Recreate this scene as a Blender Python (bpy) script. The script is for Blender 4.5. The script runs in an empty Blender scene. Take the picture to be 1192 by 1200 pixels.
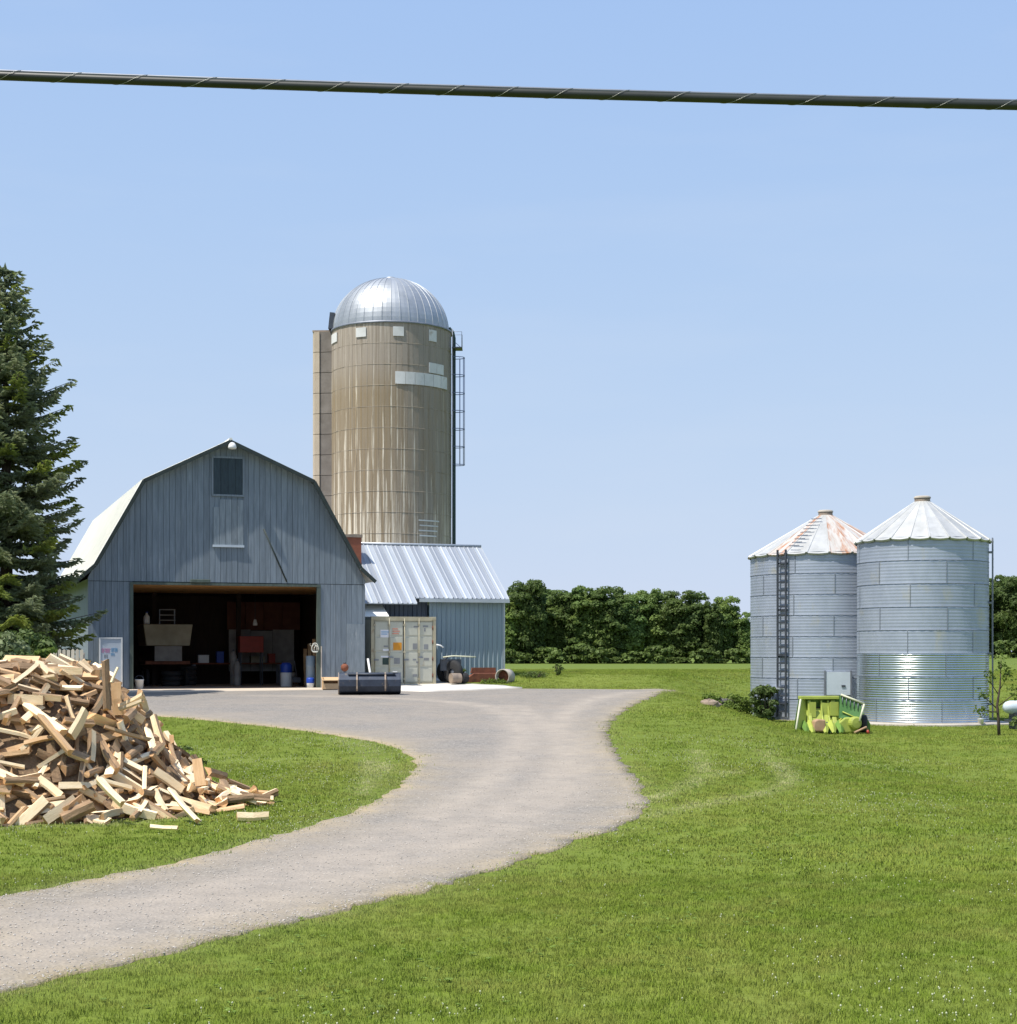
import bpy, math, random
import numpy as np
from mathutils import Vector, geometry

random.seed(7)
rng = np.random.default_rng(7)
R = math.radians
scene = bpy.context.scene
col = scene.collection

# ------------------------------------------------------------------ camera
F, CX, HY, CAMZ = 1900.0, 596.0, 765.0, 2.5          # focal length in photo pixels, centre column, horizon row, lens height
cam_data = bpy.data.cameras.new('camera')
cam = bpy.data.objects.new('camera', cam_data)
col.objects.link(cam)
cam.location = (0, 0, CAMZ)
cam.rotation_euler = (R(90), 0, 0)
cam_data.sensor_fit = 'HORIZONTAL'
cam_data.sensor_width = 36
cam_data.lens = 36 * F / 1192
cam_data.shift_y = (HY - 600) / 1192
cam_data.clip_start = 0.1
cam_data.clip_end = 9000
scene.camera = cam

# ------------------------------------------------------------------ sky and sun
SUN_AZ, SUN_EL = R(56), R(63)        # left of and behind the camera
sdir = Vector((-math.sin(SUN_AZ) * math.cos(SUN_EL), -math.cos(SUN_AZ) * math.cos(SUN_EL), math.sin(SUN_EL)))
world = bpy.data.worlds.new('World')
scene.world = world
world.use_nodes = True
wn = world.node_tree
bg = wn.nodes['Background']
sky = wn.nodes.new('ShaderNodeTexSky')
sky.sky_type = 'NISHITA'
sky.sun_disc = False
sky.sun_elevation = SUN_EL
sky.sun_rotation = math.pi + SUN_AZ
sky.air_density = 1.0
sky.dust_density = 0.4
sky.ozone_density = 3.5
bg.inputs['Strength'].default_value = 0.13
# the photograph's sky is a pale summer haze: the bright band over the horizon is rolled off channel by channel
ad = wn.nodes.new('ShaderNodeVectorMath'); ad.operation = 'ADD'; ad.inputs[1].default_value = (1.26, 1.1, 0.15)
dv = wn.nodes.new('ShaderNodeVectorMath'); dv.operation = 'DIVIDE'
ml = wn.nodes.new('ShaderNodeVectorMath'); ml.operation = 'MULTIPLY'; ml.inputs[1].default_value = (4.1, 4.55, 4.95)
wn.links.new(sky.outputs[0], ad.inputs[0]); wn.links.new(sky.outputs[0], dv.inputs[0]); wn.links.new(ad.outputs[0], dv.inputs[1])
wn.links.new(dv.outputs[0], ml.inputs[0])
# faint high wisps
tcw = wn.nodes.new('ShaderNodeTexCoord'); mpw = wn.nodes.new('ShaderNodeMapping'); mpw.inputs['Scale'].default_value = (3, 3, 16)
nzw = wn.nodes.new('ShaderNodeTexNoise'); nzw.inputs['Scale'].default_value = 1.6; nzw.inputs['Detail'].default_value = 7
rpw = wn.nodes.new('ShaderNodeValToRGB'); rpw.color_ramp.elements[0].position = .5; rpw.color_ramp.elements[1].position = .8
rpw.color_ramp.elements[1].color = (.10, .10, .10, 1)
mxw = wn.nodes.new('ShaderNodeMix'); mxw.data_type = 'RGBA'; mxw.inputs[7].default_value = (4.3, 4.5, 4.85, 1)
wn.links.new(tcw.outputs['Generated'], mpw.inputs['Vector']); wn.links.new(mpw.outputs[0], nzw.inputs['Vector']); wn.links.new(nzw.outputs['Fac'], rpw.inputs[0])
wn.links.new(rpw.outputs[0], mxw.inputs[0]); wn.links.new(ml.outputs[0], mxw.inputs[6]); wn.links.new(mxw.outputs[2], bg.inputs[0])
sl = bpy.data.lights.new('sun', 'SUN')
sl.energy = 4.4
sl.angle = R(0.53)
sl.color = (1.0, 0.95, 0.87)
so = bpy.data.objects.new('sun', sl)
col.objects.link(so)
so.rotation_euler = sdir.to_track_quat('Z', 'Y').to_euler()
so.location = (0, 0, 60)
scene.view_settings.view_transform = 'Standard'
scene.view_settings.look = 'None'
scene.view_settings.gamma = 1
scene.view_settings.use_curve_mapping = False
scene.view_settings.exposure = 0.5
scene.render.engine = 'CYCLES'
scene.cycles.max_bounces = 8
scene.cycles.use_denoising = True

# ------------------------------------------------------------------ helpers
def tag(o, label=None, cat=None, group=None, kind=None):
    if label: o['label'] = label
    if cat: o['category'] = cat
    if group: o['group'] = group
    if kind: o['kind'] = kind
    return o

def empty(name, loc=(0, 0, 0), rz=0.0, label=None, cat=None, group=None, kind=None):
    o = bpy.data.objects.new(name, None)
    o.empty_display_size = 0.2
    col.objects.link(o)
    o.location = loc
    o.rotation_euler = (0, 0, rz)
    return tag(o, label, cat, group, kind)

def link(name, me, parent=None, loc=None, rot=None):
    o = bpy.data.objects.new(name, me)
    col.objects.link(o)
    if parent is not None: o.parent = parent
    if loc is not None: o.location = loc
    if rot is not None: o.rotation_euler = rot
    return o

def fastmesh(name, verts, faces, mats, smooth=False):
    """verts (N,3), faces (M,3) or (M,4) numpy arrays"""
    me = bpy.data.meshes.new(name)
    verts = np.asarray(verts, dtype=np.float32)
    faces = np.asarray(faces, dtype=np.int32)
    k = faces.shape[1]
    me.vertices.add(len(verts)); me.vertices.foreach_set('co', verts.ravel())
    me.loops.add(faces.size); me.loops.foreach_set('vertex_index', faces.ravel())
    me.polygons.add(len(faces))
    me.polygons.foreach_set('loop_start', np.arange(0, faces.size, k, dtype=np.int32))
    me.polygons.foreach_set('loop_total', np.full(len(faces), k, dtype=np.int32))
    for m in (mats if isinstance(mats, (list, tuple)) else [mats]): me.materials.append(m)
    me.update(calc_edges=True)
    me.validate()
    if smooth: me.polygons.foreach_set('use_smooth', np.ones(len(faces), dtype=bool))
    return me

class MB:
    def __init__(s): s.v, s.f, s.m, s.sm = [], [], [], []
    def add(s, vs, fs, mi=0, smooth=False):
        b = len(s.v); s.v += [tuple(p) for p in vs]
        for f in fs:
            s.f.append(tuple(b + i for i in f)); s.m.append(mi); s.sm.append(smooth)
        return s
    def box(s, x0, x1, y0, y1, z0, z1, mi=0):
        vs = [(x0, y0, z0), (x1, y0, z0), (x1, y1, z0), (x0, y1, z0), (x0, y0, z1), (x1, y0, z1), (x1, y1, z1), (x0, y1, z1)]
        return s.add(vs, [(0, 3, 2, 1), (4, 5, 6, 7), (0, 1, 5, 4), (1, 2, 6, 5), (2, 3, 7, 6), (3, 0, 4, 7)], mi)
    def prism(s, poly, y0, y1, mi=0, axis='y', smooth=False):
        """poly: list of (a,b); extruded along y (a=x,b=z), z (a=x,b=y) or x (a=y,b=z)"""
        n = len(poly)
        def P(a, b, t): return {'y': (a, t, b), 'z': (a, b, t), 'x': (t, a, b)}[axis]
        vs = [P(a, b, y0) for a, b in poly] + [P(a, b, y1) for a, b in poly]
        s.add(vs, [tuple(range(n)), tuple(range(2 * n - 1, n - 1, -1))], mi)
        b = len(s.v) - 2 * n
        for i in range(n):
            j = (i + 1) % n
            s.f.append((b + i, b + n + i, b + n + j, b + j)); s.m.append(mi); s.sm.append(smooth)
        return s
    def tube(s, pts, r, n=8, mi=0, caps=True, closed=False):
        pts = [Vector(p) for p in pts]
        rs = r if isinstance(r, (list, tuple)) else [r] * len(pts)
        rings, N = [], len(pts)
        for i, p in enumerate(pts):
            if closed: t = pts[(i + 1) % N] - pts[i - 1]
            else: t = pts[min(i + 1, N - 1)] - pts[max(i - 1, 0)]
            t.normalize()
            up = Vector((0, 0, 1)) if abs(t.z) < 0.9 else Vector((1, 0, 0))
            a = t.cross(up).normalized(); b = a.cross(t).normalized()
            rings.append([p + (a * math.cos(2 * math.pi * k / n) + b * math.sin(2 * math.pi * k / n)) * rs[i] for k in range(n)])
        base = len(s.v)
        for rg in rings: s.v += [tuple(q) for q in rg]
        for i in range(N if closed else N - 1):
            j = (i + 1) % N
            for k in range(n):
                l = (k + 1) % n
                s.f.append((base + i * n + k, base + i * n + l, base + j * n + l, base + j * n + k)); s.m.append(mi); s.sm.append(True)
        if caps and not closed:
            s.f.append(tuple(base + k for k in range(n - 1, -1, -1))); s.m.append(mi); s.sm.append(False)
            s.f.append(tuple(base + (N - 1) * n + k for k in range(n))); s.m.append(mi); s.sm.append(False)
        return s
    def lathe(s, prof, n=24, mi=0, a0=0.0, a1=2 * math.pi, smooth=True, center=(0, 0)):
        """prof: (r,z) list, revolved about z"""
        full = abs(a1 - a0 - 2 * math.pi) < 1e-6
        m = n if full else n + 1
        base = len(s.v)
        for r, z in prof:
            for k in range(m):
                a = a0 + (a1 - a0) * k / n
                s.v.append((center[0] + r * math.cos(a), center[1] + r * math.sin(a), z))
        for i in range(len(prof) - 1):
            for k in range(n):
                l = (k + 1) % m
                s.f.append((base + i * m + k, base + i * m + l, base + (i + 1) * m + l, base + (i + 1) * m + k)); s.m.append(mi); s.sm.append(smooth)
        return s
    def mesh(s, name, mats):
        me = bpy.data.meshes.new(name)
        me.from_pydata(s.v, [], s.f)
        for m in (mats if isinstance(mats, (list, tuple)) else [mats]): me.materials.append(m)
        me.polygons.foreach_set('material_index', s.m)
        me.polygons.foreach_set('use_smooth', s.sm)
        me.update()
        return me
    def build(s, name, mats, parent=None, loc=None, rot=None):
        return link(name, s.mesh(name, mats), parent, loc, rot)

def bevel(o, w=0.015, seg=2):
    m = o.modifiers.new('bevel', 'BEVEL'); m.width = w; m.segments = seg; m.limit_method = 'ANGLE'; m.angle_limit = R(40)
    return o

# ------------------------------------------------------------------ materials
def nt(name):
    m = bpy.data.materials.new(name); m.use_nodes = True
    t = m.node_tree; b = t.nodes['Principled BSDF']
    return m, t, b
def node(t, ty, **kw):
    n = t.nodes.new(ty)
    for k, v in kw.items(): setattr(n, k, v)
    return n
def rgba(c): return (c[0], c[1], c[2], 1)
def coords(t, stretch=(1, 1, 1), rand=True, kind='Object'):
    tc = node(t, 'ShaderNodeTexCoord')
    mp = node(t, 'ShaderNodeMapping'); mp.inputs['Scale'].default_value = stretch
    t.links.new(tc.outputs[kind], mp.inputs['Vector'])
    if rand:
        oi = node(t, 'ShaderNodeObjectInfo')
        ml = node(t, 'ShaderNodeMath', operation='MULTIPLY'); ml.inputs[1].default_value = 57.0
        t.links.new(oi.outputs['Random'], ml.inputs[0]); t.links.new(ml.outputs[0], mp.inputs['Location'])
    return mp.outputs[0]
def noise(t, vec, scale, detail=6, rough=0.6, dist=0.0):
    n = node(t, 'ShaderNodeTexNoise'); n.inputs['Scale'].default_value = scale; n.inputs['Detail'].default_value = detail
    n.inputs['Roughness'].default_value = rough; n.inputs['Distortion'].default_value = dist
    t.links.new(vec, n.inputs['Vector'])
    return n.outputs['Fac']
def ramp(t, fac, stops):
    r = node(t, 'ShaderNodeValToRGB')
    e = r.color_ramp.elements
    while len(e) < len(stops): e.new(0.5)
    for el, (p, c) in zip(e, stops):
        el.position = p; el.color = rgba(c) if isinstance(c, (tuple, list)) else (c, c, c, 1)
    t.links.new(fac, r.inputs[0])
    return r.outputs[0]
def mix(t, fac, a, b, mode='MIX'):
    n = node(t, 'ShaderNodeMix', data_type='RGBA', blend_type=mode)
    for sock, val in ((n.inputs[0], fac), (n.inputs[6], a), (n.inputs[7], b)):
        if isinstance(val, (int, float)): sock.default_value = val
        elif isinstance(val, (tuple, list)): sock.default_value = rgba(val)
        else: t.links.new(val, sock)
    return n.outputs[2]
def bump(t, b, h, strength=0.3, dist=0.02):
    n = node(t, 'ShaderNodeBump'); n.inputs['Strength'].default_value = strength; n.inputs['Distance'].default_value = dist
    t.links.new(h, n.inputs['Height']); t.links.new(n.outputs[0], b.inputs['Normal'])
def vary(t, colr, amount):
    oi = node(t, 'ShaderNodeObjectInfo')
    mr = node(t, 'ShaderNodeMapRange'); mr.inputs[3].default_value = 1 - amount; mr.inputs[4].default_value = 1 + amount
    t.links.new(oi.outputs['Random'], mr.inputs[0])
    n = node(t, 'ShaderNodeVectorMath', operation='SCALE')
    t.links.new(colr, n.inputs[0]); t.links.new(mr.outputs[0], n.inputs['Scale'])
    return n.outputs[0]
def mat(name, c1, c2=None, scale=3.0, rough=0.7, metal=0.0, stretch=(1, 1, 1), var=0.0, bmp=0.0, bscale=60.0, spot=None, spot_at=(0.58, 0.68), spot_scale=2.0, spec=0.4):
    m, t, b = nt(name)
    v = coords(t, stretch)
    c2 = c2 or tuple(x * 0.75 for x in c1)
    c = ramp(t, noise(t, v, scale), [(0.3, c2), (0.7, c1)])
    if spot:
        c = mix(t, ramp(t, noise(t, v, spot_scale, 8, 0.65), [(spot_at[0], 0.0), (spot_at[1], 1.0)]), c, spot)
    if var: c = vary(t, c, var)
    t.links.new(c, b.inputs['Base Color'])
    b.inputs['Roughness'].default_value = rough; b.inputs['Metallic'].default_value = metal
    b.inputs['Specular IOR Level'].default_value = spec
    if bmp: bump(t, b, noise(t, v, bscale, 4), bmp)
    return m

M = {}
M['barn_board'] = mat('barn board', (0.225, 0.268, 0.308), (0.145, 0.177, 0.208), 2.2, 0.75, stretch=(6, 6, 0.5), var=0.10, bmp=0.25, bscale=25, spot=(0.33, 0.36, 0.38), spot_at=(0.6, 0.78), spot_scale=1.6)
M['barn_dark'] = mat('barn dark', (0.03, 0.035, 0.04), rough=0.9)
M['loft'] = mat('loft door paint', (0.035, 0.06, 0.075), (0.02, 0.035, 0.045), 3, 0.6, stretch=(6, 6, 1), var=0.15)
M['patch'] = mat('grey patch board', (0.25, 0.29, 0.32), (0.16, 0.19, 0.215), 2.5, 0.75, stretch=(5, 5, 0.7), var=0.12, spot=(0.4, 0.42, 0.43), spot_at=(0.6, 0.75))
M['trim'] = mat('dark trim', (0.035, 0.05, 0.045), (0.02, 0.028, 0.026), 3, 0.6)
M['green_trim'] = mat('green grey trim', (0.10, 0.13, 0.11), (0.06, 0.075, 0.06), 3, 0.7, stretch=(3, 3, 0.6))
M['white_roof'] = mat('white painted roof', (0.86, 0.85, 0.79), (0.76, 0.75, 0.69), 1.2, 0.55, spot=(0.5, 0.47, 0.4), spot_at=(0.64, 0.8))
M['wood_ceiling'] = mat('warm wood ceiling', (0.60, 0.33, 0.12), (0.42, 0.21, 0.075), 3, 0.7, stretch=(1, 6, 6), var=0.12)
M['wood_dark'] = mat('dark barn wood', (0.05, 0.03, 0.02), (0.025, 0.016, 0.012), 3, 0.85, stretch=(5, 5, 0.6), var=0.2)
M['apron'] = mat('apron concrete', (0.58, 0.49, 0.39), (0.50, 0.42, 0.33), 0.8, 0.9)
M['concrete'] = mat('concrete', (0.46, 0.42, 0.36), (0.36, 0.32, 0.27), 1.3, 0.9, bmp=0.15, bscale=30, spot=(0.27, 0.23, 0.19), spot_at=(0.6, 0.8))
M['pale_concrete'] = mat('pale concrete', (0.66, 0.62, 0.56), (0.52, 0.48, 0.42), 1.0, 0.9, bmp=0.1, bscale=30)
M['galv_roof_dull'] = mat('dull roof sheet', (0.36, 0.385, 0.42), (0.28, 0.305, 0.34), 1.1, 0.5, 0.35, stretch=(1.4, 0.25, 0.25), var=0.05)
M['galv_roof'] = mat('galvanised roof sheet', (0.50, 0.53, 0.56), (0.40, 0.43, 0.465), 1.1, 0.42, 0.35, stretch=(1.4, 0.25, 0.25), var=0.07, spec=0.5)
M['shed_sheet'] = mat('blue grey ribbed sheet', (0.30, 0.37, 0.42), (0.24, 0.305, 0.35), 0.8, 0.5, stretch=(2, 2, 0.3), var=0.1)
M['galv'] = mat('weathered galvanised steel', (0.41, 0.45, 0.53), (0.325, 0.365, 0.44), 1.8, 0.5, 0.45, stretch=(1, 1, 0.6), var=0.06, spot=(0.45, 0.43, 0.35), spot_at=(0.58, 0.75), spot_scale=1.0)
M['seam'] = mat('bolted seam', (0.27, 0.30, 0.35), (0.21, 0.235, 0.275), 4, 0.6, 0.4)
M['galv_new'] = mat('bright galvanised steel', (0.54, 0.59, 0.63), (0.44, 0.49, 0.53), 2.0, 0.27, 0.9, stretch=(1, 1, 0.6), var=0.05)
M['dome'] = mat('dome sheet', (0.43, 0.45, 0.47), (0.33, 0.35, 0.37), 1.6, 0.48, 0.6, var=0.08)
M['bin_roof'] = mat('bin roof sheet', (0.54, 0.54, 0.52), (0.40, 0.40, 0.38), 2.0, 0.5, 0.35, var=0.06, spot=(0.36, 0.27, 0.2), spot_at=(0.66, 0.8), spot_scale=1.4)
M['bin_roof_rust'] = mat('rusted bin roof sheet', (0.55, 0.53, 0.5), (0.45, 0.42, 0.38), 2.0, 0.65, 0.15, stretch=(.45, 2.6, .45), var=0.06, spot=(0.37, 0.165, 0.075), spot_at=(0.45, 0.62), spot_scale=1.9)
M['steel_dark'] = mat('dark steel', (0.085, 0.095, 0.115), (0.05, 0.058, 0.07), 4, 0.5, 0.5)
M['steel_mid'] = mat('grey steel', (0.24, 0.26, 0.30), (0.16, 0.17, 0.2), 4, 0.5, 0.5)
M['steel_blue'] = mat('blue steel', (0.16, 0.2, 0.32), (0.12, 0.15, 0.24), 4, 0.5, 0.4)
M['pipe_green'] = mat('dark green pipe', (0.025, 0.06, 0.05), (0.018, 0.04, 0.035), 4, 0.5, 0.2)
M['rust'] = mat('rust', (0.24, 0.085, 0.045), (0.14, 0.05, 0.03), 5, 0.85, spot=(0.08, 0.035, 0.025), spot_at=(0.58, 0.7), bmp=0.3)
M['brick_red'] = mat('rust red sheet', (0.30, 0.10, 0.055), (0.20, 0.065, 0.035), 4, 0.8)
M['container'] = mat('container paint', (0.52, 0.515, 0.43), (0.42, 0.42, 0.35), 1.8, 0.6, stretch=(1.5, 1.5, 0.6), spot=(0.28, 0.22, 0.14), spot_at=(0.62, 0.78), spot_scale=2.2)
M['container_frame'] = mat('container frame', (0.47, 0.43, 0.31), (0.34, 0.30, 0.2), 2.5, 0.65, spot=(0.22, 0.13, 0.07), spot_at=(0.6, 0.75))
M['seal'] = mat('black rubber', (0.02, 0.02, 0.02), rough=0.8)
M['label_white'] = mat('white sticker', (0.75, 0.75, 0.78), (0.68, 0.68, 0.72), 4, 0.5)
M['label_red'] = mat('faded red print', (0.55, 0.24, 0.18), (0.45, 0.2, 0.15), 4, 0.6)
M['label_orange'] = mat('orange sticker', (0.65, 0.28, 0.02), (0.55, 0.22, 0.02), 4, 0.6)
M['label_dark'] = mat('dark green sticker', (0.03, 0.06, 0.05), (0.02, 0.04, 0.035), 4, 0.6)
M['label_grey'] = mat('grey stencil', (0.25, 0.26, 0.27), (0.2, 0.2, 0.2), 4, 0.6)
M['pink'] = mat('pink print', (0.62, 0.2, 0.38), (0.55, 0.16, 0.32), 4, 0.6)
M['blue_print'] = mat('blue print', (0.12, 0.36, 0.6), (0.1, 0.3, 0.52), 4, 0.6)
M['white_board'] = mat('white painted panel', (0.52, 0.58, 0.64), (0.44, 0.50, 0.56), 2, 0.55)
M['white_plastic'] = mat('white plastic', (0.78, 0.78, 0.76), (0.68, 0.68, 0.66), 3, 0.4)
M['blue_plastic'] = mat('blue plastic', (0.02, 0.07, 0.42), (0.015, 0.05, 0.3), 3, 0.4)
M['cream'] = mat('dimmed cream paint', (0.40, 0.36, 0.25), (0.28, 0.25, 0.17), 2, 0.6)  # cream darkened: the barn's inner dimness is put into the colour
M['red_paint'] = mat('red paint', (0.42, 0.06, 0.035), (0.3, 0.04, 0.025), 3, 0.5)
M['tarp_red'] = mat('red brown board', (0.16, 0.06, 0.035), (0.10, 0.035, 0.02), 2, 0.8)
M['rag_white'] = mat('dimmed white sheet', (0.36, 0.35, 0.33), (0.22, 0.21, 0.2), 3, 0.8)  # white darkened to carry the dimness inside the barn
M['rope'] = mat('white rope', (0.7, 0.7, 0.62), (0.55, 0.55, 0.48), 30, 0.9)
M['bucket_blue'] = mat('worn dark blue steel', (0.055, 0.07, 0.10), (0.035, 0.042, 0.06), 3, 0.5, 0.3, spot=(0.22, 0.17, 0.12), spot_at=(0.60, 0.74), spot_scale=3.2)
M['tan_steel'] = mat('scraped and sunlit tan steel', (0.36, 0.28, 0.21), (0.2, 0.16, 0.13), 4, 0.6, 0.2)
M['plywood'] = mat('plywood', (0.60, 0.42, 0.24), (0.5, 0.33, 0.18), 3, 0.75, stretch=(1, 6, 6))
M['lime'] = mat('lime green paint', (0.41, 0.47, 0.09), (0.31, 0.36, 0.07), 2.5, 0.5, spot=(0.26, 0.25, 0.10), spot_at=(0.6, 0.75))
M['green_paint'] = mat('green paint', (0.15, 0.27, 0.05), (0.09, 0.18, 0.035), 2.5, 0.5)
M['green_dark'] = mat('dark green sheet', (0.09, 0.22, 0.06), (0.06, 0.15, 0.045), 2.5, 0.55)
M['salmon'] = mat('bleached primer', (0.42, 0.28, 0.17), (0.33, 0.2, 0.12), 4, 0.7)
M['cream_frame'] = mat('cream tube', (0.62, 0.62, 0.45), (0.5, 0.5, 0.36), 4, 0.5)
M['tyre'] = mat('tyre rubber', (0.03, 0.03, 0.032), (0.02, 0.02, 0.02), 8, 0.85)
M['picket'] = mat('bare picket', (0.58, 0.52, 0.44), (0.45, 0.4, 0.33), 3, 0.8, stretch=(4, 4, 0.6), var=0.12)
M['cable'] = mat('black cable', (0.035, 0.038, 0.03), (0.02, 0.022, 0.018), 6, 0.45)
M['lash'] = mat('lashing wire', (0.45, 0.45, 0.42), (0.35, 0.35, 0.33), 6, 0.4, 0.6)
M['bark_tree'] = mat('tree bark', (0.10, 0.075, 0.055), (0.05, 0.038, 0.028), 6, 0.95, stretch=(3, 3, 0.6), bmp=0.5)
M['stone_dark'] = mat('dark field stone', (0.14, 0.13, 0.12), (0.07, 0.065, 0.06), 4, 0.9, bmp=0.4, bscale=12)
M['stone_tan'] = mat('tan field stone', (0.34, 0.26, 0.2), (0.22, 0.17, 0.13), 4, 0.9, bmp=0.4, bscale=12)
M['wood_split'] = mat('fresh split wood', (0.92, 0.76, 0.52), (0.78, 0.58, 0.34), 2.5, 0.75, stretch=(1.2, 9, 9), var=0.28, bmp=0.35, bscale=14)
M['wood_old'] = mat('weathered split wood', (0.68, 0.45, 0.25), (0.52, 0.32, 0.16), 2.5, 0.8, stretch=(1.2, 9, 9), var=0.25, bmp=0.35, bscale=14)
M['wood_end'] = mat('cut log end', (0.68, 0.42, 0.21), (0.50, 0.28, 0.13), 9, 0.8, var=0.25)
M['bark'] = mat('log bark', (0.38, 0.25, 0.145), (0.20, 0.13, 0.075), 5, 0.95, stretch=(1, 4, 4), var=0.3, bmp=0.6, bscale=20)
M['litter'] = mat('bark litter', (0.26, 0.17, 0.10), (0.13, 0.09, 0.055), 14, 0.95, bmp=0.6, bscale=30, spot=(0.35, 0.25, 0.14), spot_at=(0.56, 0.62), spot_scale=22)

def leafmat(name, c1, c2, trans=0.35, nscale=0.5, var=0.1):
    m, t, b = nt(name)
    v = coords(t, (1, 1, 1))
    c = ramp(t, noise(t, v, nscale, 5), [(0.32, c2), (0.68, c1)])
    oi = node(t, 'ShaderNodeNewGeometry')
    mr = node(t, 'ShaderNodeMapRange'); mr.inputs[3].default_value = 0.72; mr.inputs[4].default_value = 1.3
    t.links.new(oi.outputs['Random Per Island'], mr.inputs[0])
    sc = node(t, 'ShaderNodeVectorMath', operation='SCALE'); t.links.new(c, sc.inputs[0]); t.links.new(mr.outputs[0], sc.inputs['Scale'])
    c = vary(t, sc.outputs[0], var)
    t.links.new(c, b.inputs['Base Color']); b.inputs['Roughness'].default_value = 0.6; b.inputs['Specular IOR Level'].default_value = 0.25
    tr = node(t, 'ShaderNodeBsdfTranslucent'); t.links.new(c, tr.inputs[0])
    ms = node(t, 'ShaderNodeMixShader'); ms.inputs[0].default_value = trans
    t.links.new(b.outputs[0], ms.inputs[1]); t.links.new(tr.outputs[0], ms.inputs[2])
    t.links.new(ms.outputs[0], t.nodes['Material Output'].inputs[0])
    return m
M['needles'] = leafmat('spruce needles', (0.310, 0.340, 0.180), (0.185, 0.230, 0.135), 0.5, 0.7)
M['needles_young'] = leafmat('young spruce needles', (0.30, 0.34, 0.07), (0.18, 0.23, 0.06), 0.45, 0.7)
M['leaf_forest'] = leafmat('forest leaves', (0.205, 0.275, 0.068), (0.125, 0.195, 0.060), 0.5, 0.10, 0.34)
M['leaf_shrub'] = leafmat('shrub leaves', (0.12, 0.17, 0.045), (0.07, 0.11, 0.03), 0.3, 1.0)
M['leaf_silver'] = leafmat('silvery leaves', (0.22, 0.26, 0.13), (0.14, 0.18, 0.08), 0.3, 1.0)
M['leaf_weed'] = leafmat('weed leaves', (0.13, 0.18, 0.04), (0.07, 0.11, 0.027), 0.3, 1.5)
M['leaf_lawn'] = leafmat('lawn weed leaves', (0.20, 0.285, 0.055), (0.15, 0.225, 0.04), 0.3, 1.0, .2)
M['leaf_sapling'] = leafmat('sapling leaves', (0.14, 0.20, 0.03), (0.09, 0.14, 0.025), 0.35, 1.5)

# ------------------------------------------------------------------ terrain
A_Y = [0, 10, 20, 30, 40, 50, 57, 63, 67, 100, 200, 385, 600, 4000]
A_Z = [0, 0, .05, .25, .6, .95, 1.13, 1.17, 1.62, 1.36, .78, -.1, -.1, 0]
L_Y, L_Z = [0, 57, 85, 110, 200, 385, 600, 4000], [1.12, 1.12, 1.12, 1.2, .78, -.1, -.1, 0]
B_Y = [0, 60, 66, 80, 120, 330, 600, 4000]
B_Z = [0, 0, .2, .9, 1.2, 1.6, 1.7, 2.0]
def sstep(a, b, x):
    t = np.clip((x - a) / (b - a), 0, 1); return t * t * (3 - 2 * t)
def terrain(x, y):
    x = np.asarray(x, float); y = np.asarray(y, float)
    xn = x * 60 / np.maximum(y, 60)
    fq = sstep(70, 140, y)
    s = sstep(5.2 + 5.5 * fq, 9.8 + 8 * fq, xn)
    # piecewise profile, softened by averaging three offsets
    a = (np.interp(y - 1.2, A_Y, A_Z) + np.interp(y, A_Y, A_Z) + np.interp(y + 1.2, A_Y, A_Z)) / 3
    lf = np.interp(y, L_Y, L_Z)
    wl_ = 1 - sstep(-6.0, -3.6, xn); wl_ = wl_ * sstep(60, 63, y)
    a = a * (1 - wl_) + lf * wl_
    b = np.interp(y, B_Y, B_Z)
    und = 0.03 * np.sin(x * 0.31 + 1.3) * np.sin(y * 0.23) * sstep(9, 16, y) * (1 - sstep(50, 56, y))
    return a * (1 - s) + b * s + und
def tz(x, y): return float(terrain(x, y))
_D = np.concatenate([np.arange(6, 80, 0.02), np.arange(80, 500, 0.25)])
def hit(px, py):
    """the ground point seen at a photo pixel"""
    k = (px - CX) / F
    z = CAMZ - (py - HY) * _D / F
    below = np.nonzero(z <= terrain(k * _D, _D))[0]
    d = _D[below[0]] if len(below) else 400.0
    return (k * d, d)
def at(px, py, d): return ((px - CX) / F * d, d, CAMZ - (py - HY) * d / F)
class Frame:
    """a building's own axes: u along its front, v back into depth, w up"""
    def __init__(s, o, th): s.o, s.th, s.c, s.s = o, th, math.cos(th), math.sin(th)
    def on(s, px, py, v=0.0):
        k = (px - CX) / F
        u = (k * (s.o[1] + v * s.c) - s.o[0] + v * s.s) / (s.c - k * s.s)
        Y = s.o[1] + u * s.s + v * s.c
        return u, CAMZ - (py - HY) * Y / F - s.o[2]
    def world(s, u, v, w=0.0): return (s.o[0] + u * s.c - v * s.s, s.o[1] + u * s.s + v * s.c, s.o[2] + w)

def axis_lines(dense0, dense1, step, far0, far1, g=1.12):
    a = list(np.arange(dense0, dense1 + 1e-6, step))
    s, p = step, a[-1]
    while p < far1: s *= g; p += s; a.append(p)
    s, p, lo = step, a[0], []
    while p > far0: s *= g; p -= s; lo.append(p)
    return np.array(lo[::-1] + a)
gx = axis_lines(-24, 24, 0.6, -3500, 3500)
gy = axis_lines(4, 76, 0.6, -60, 6000)
GX, GY = np.meshgrid(gx, gy)
GZ = terrain(GX, GY)
nx, ny = len(gx), len(gy)
idx = np.arange(nx * ny).reshape(ny, nx)
gq = np.stack([idx[:-1, :-1], idx[:-1, 1:], idx[1:, 1:], idx[1:, :-1]], -1).reshape(-1, 4)

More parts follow.
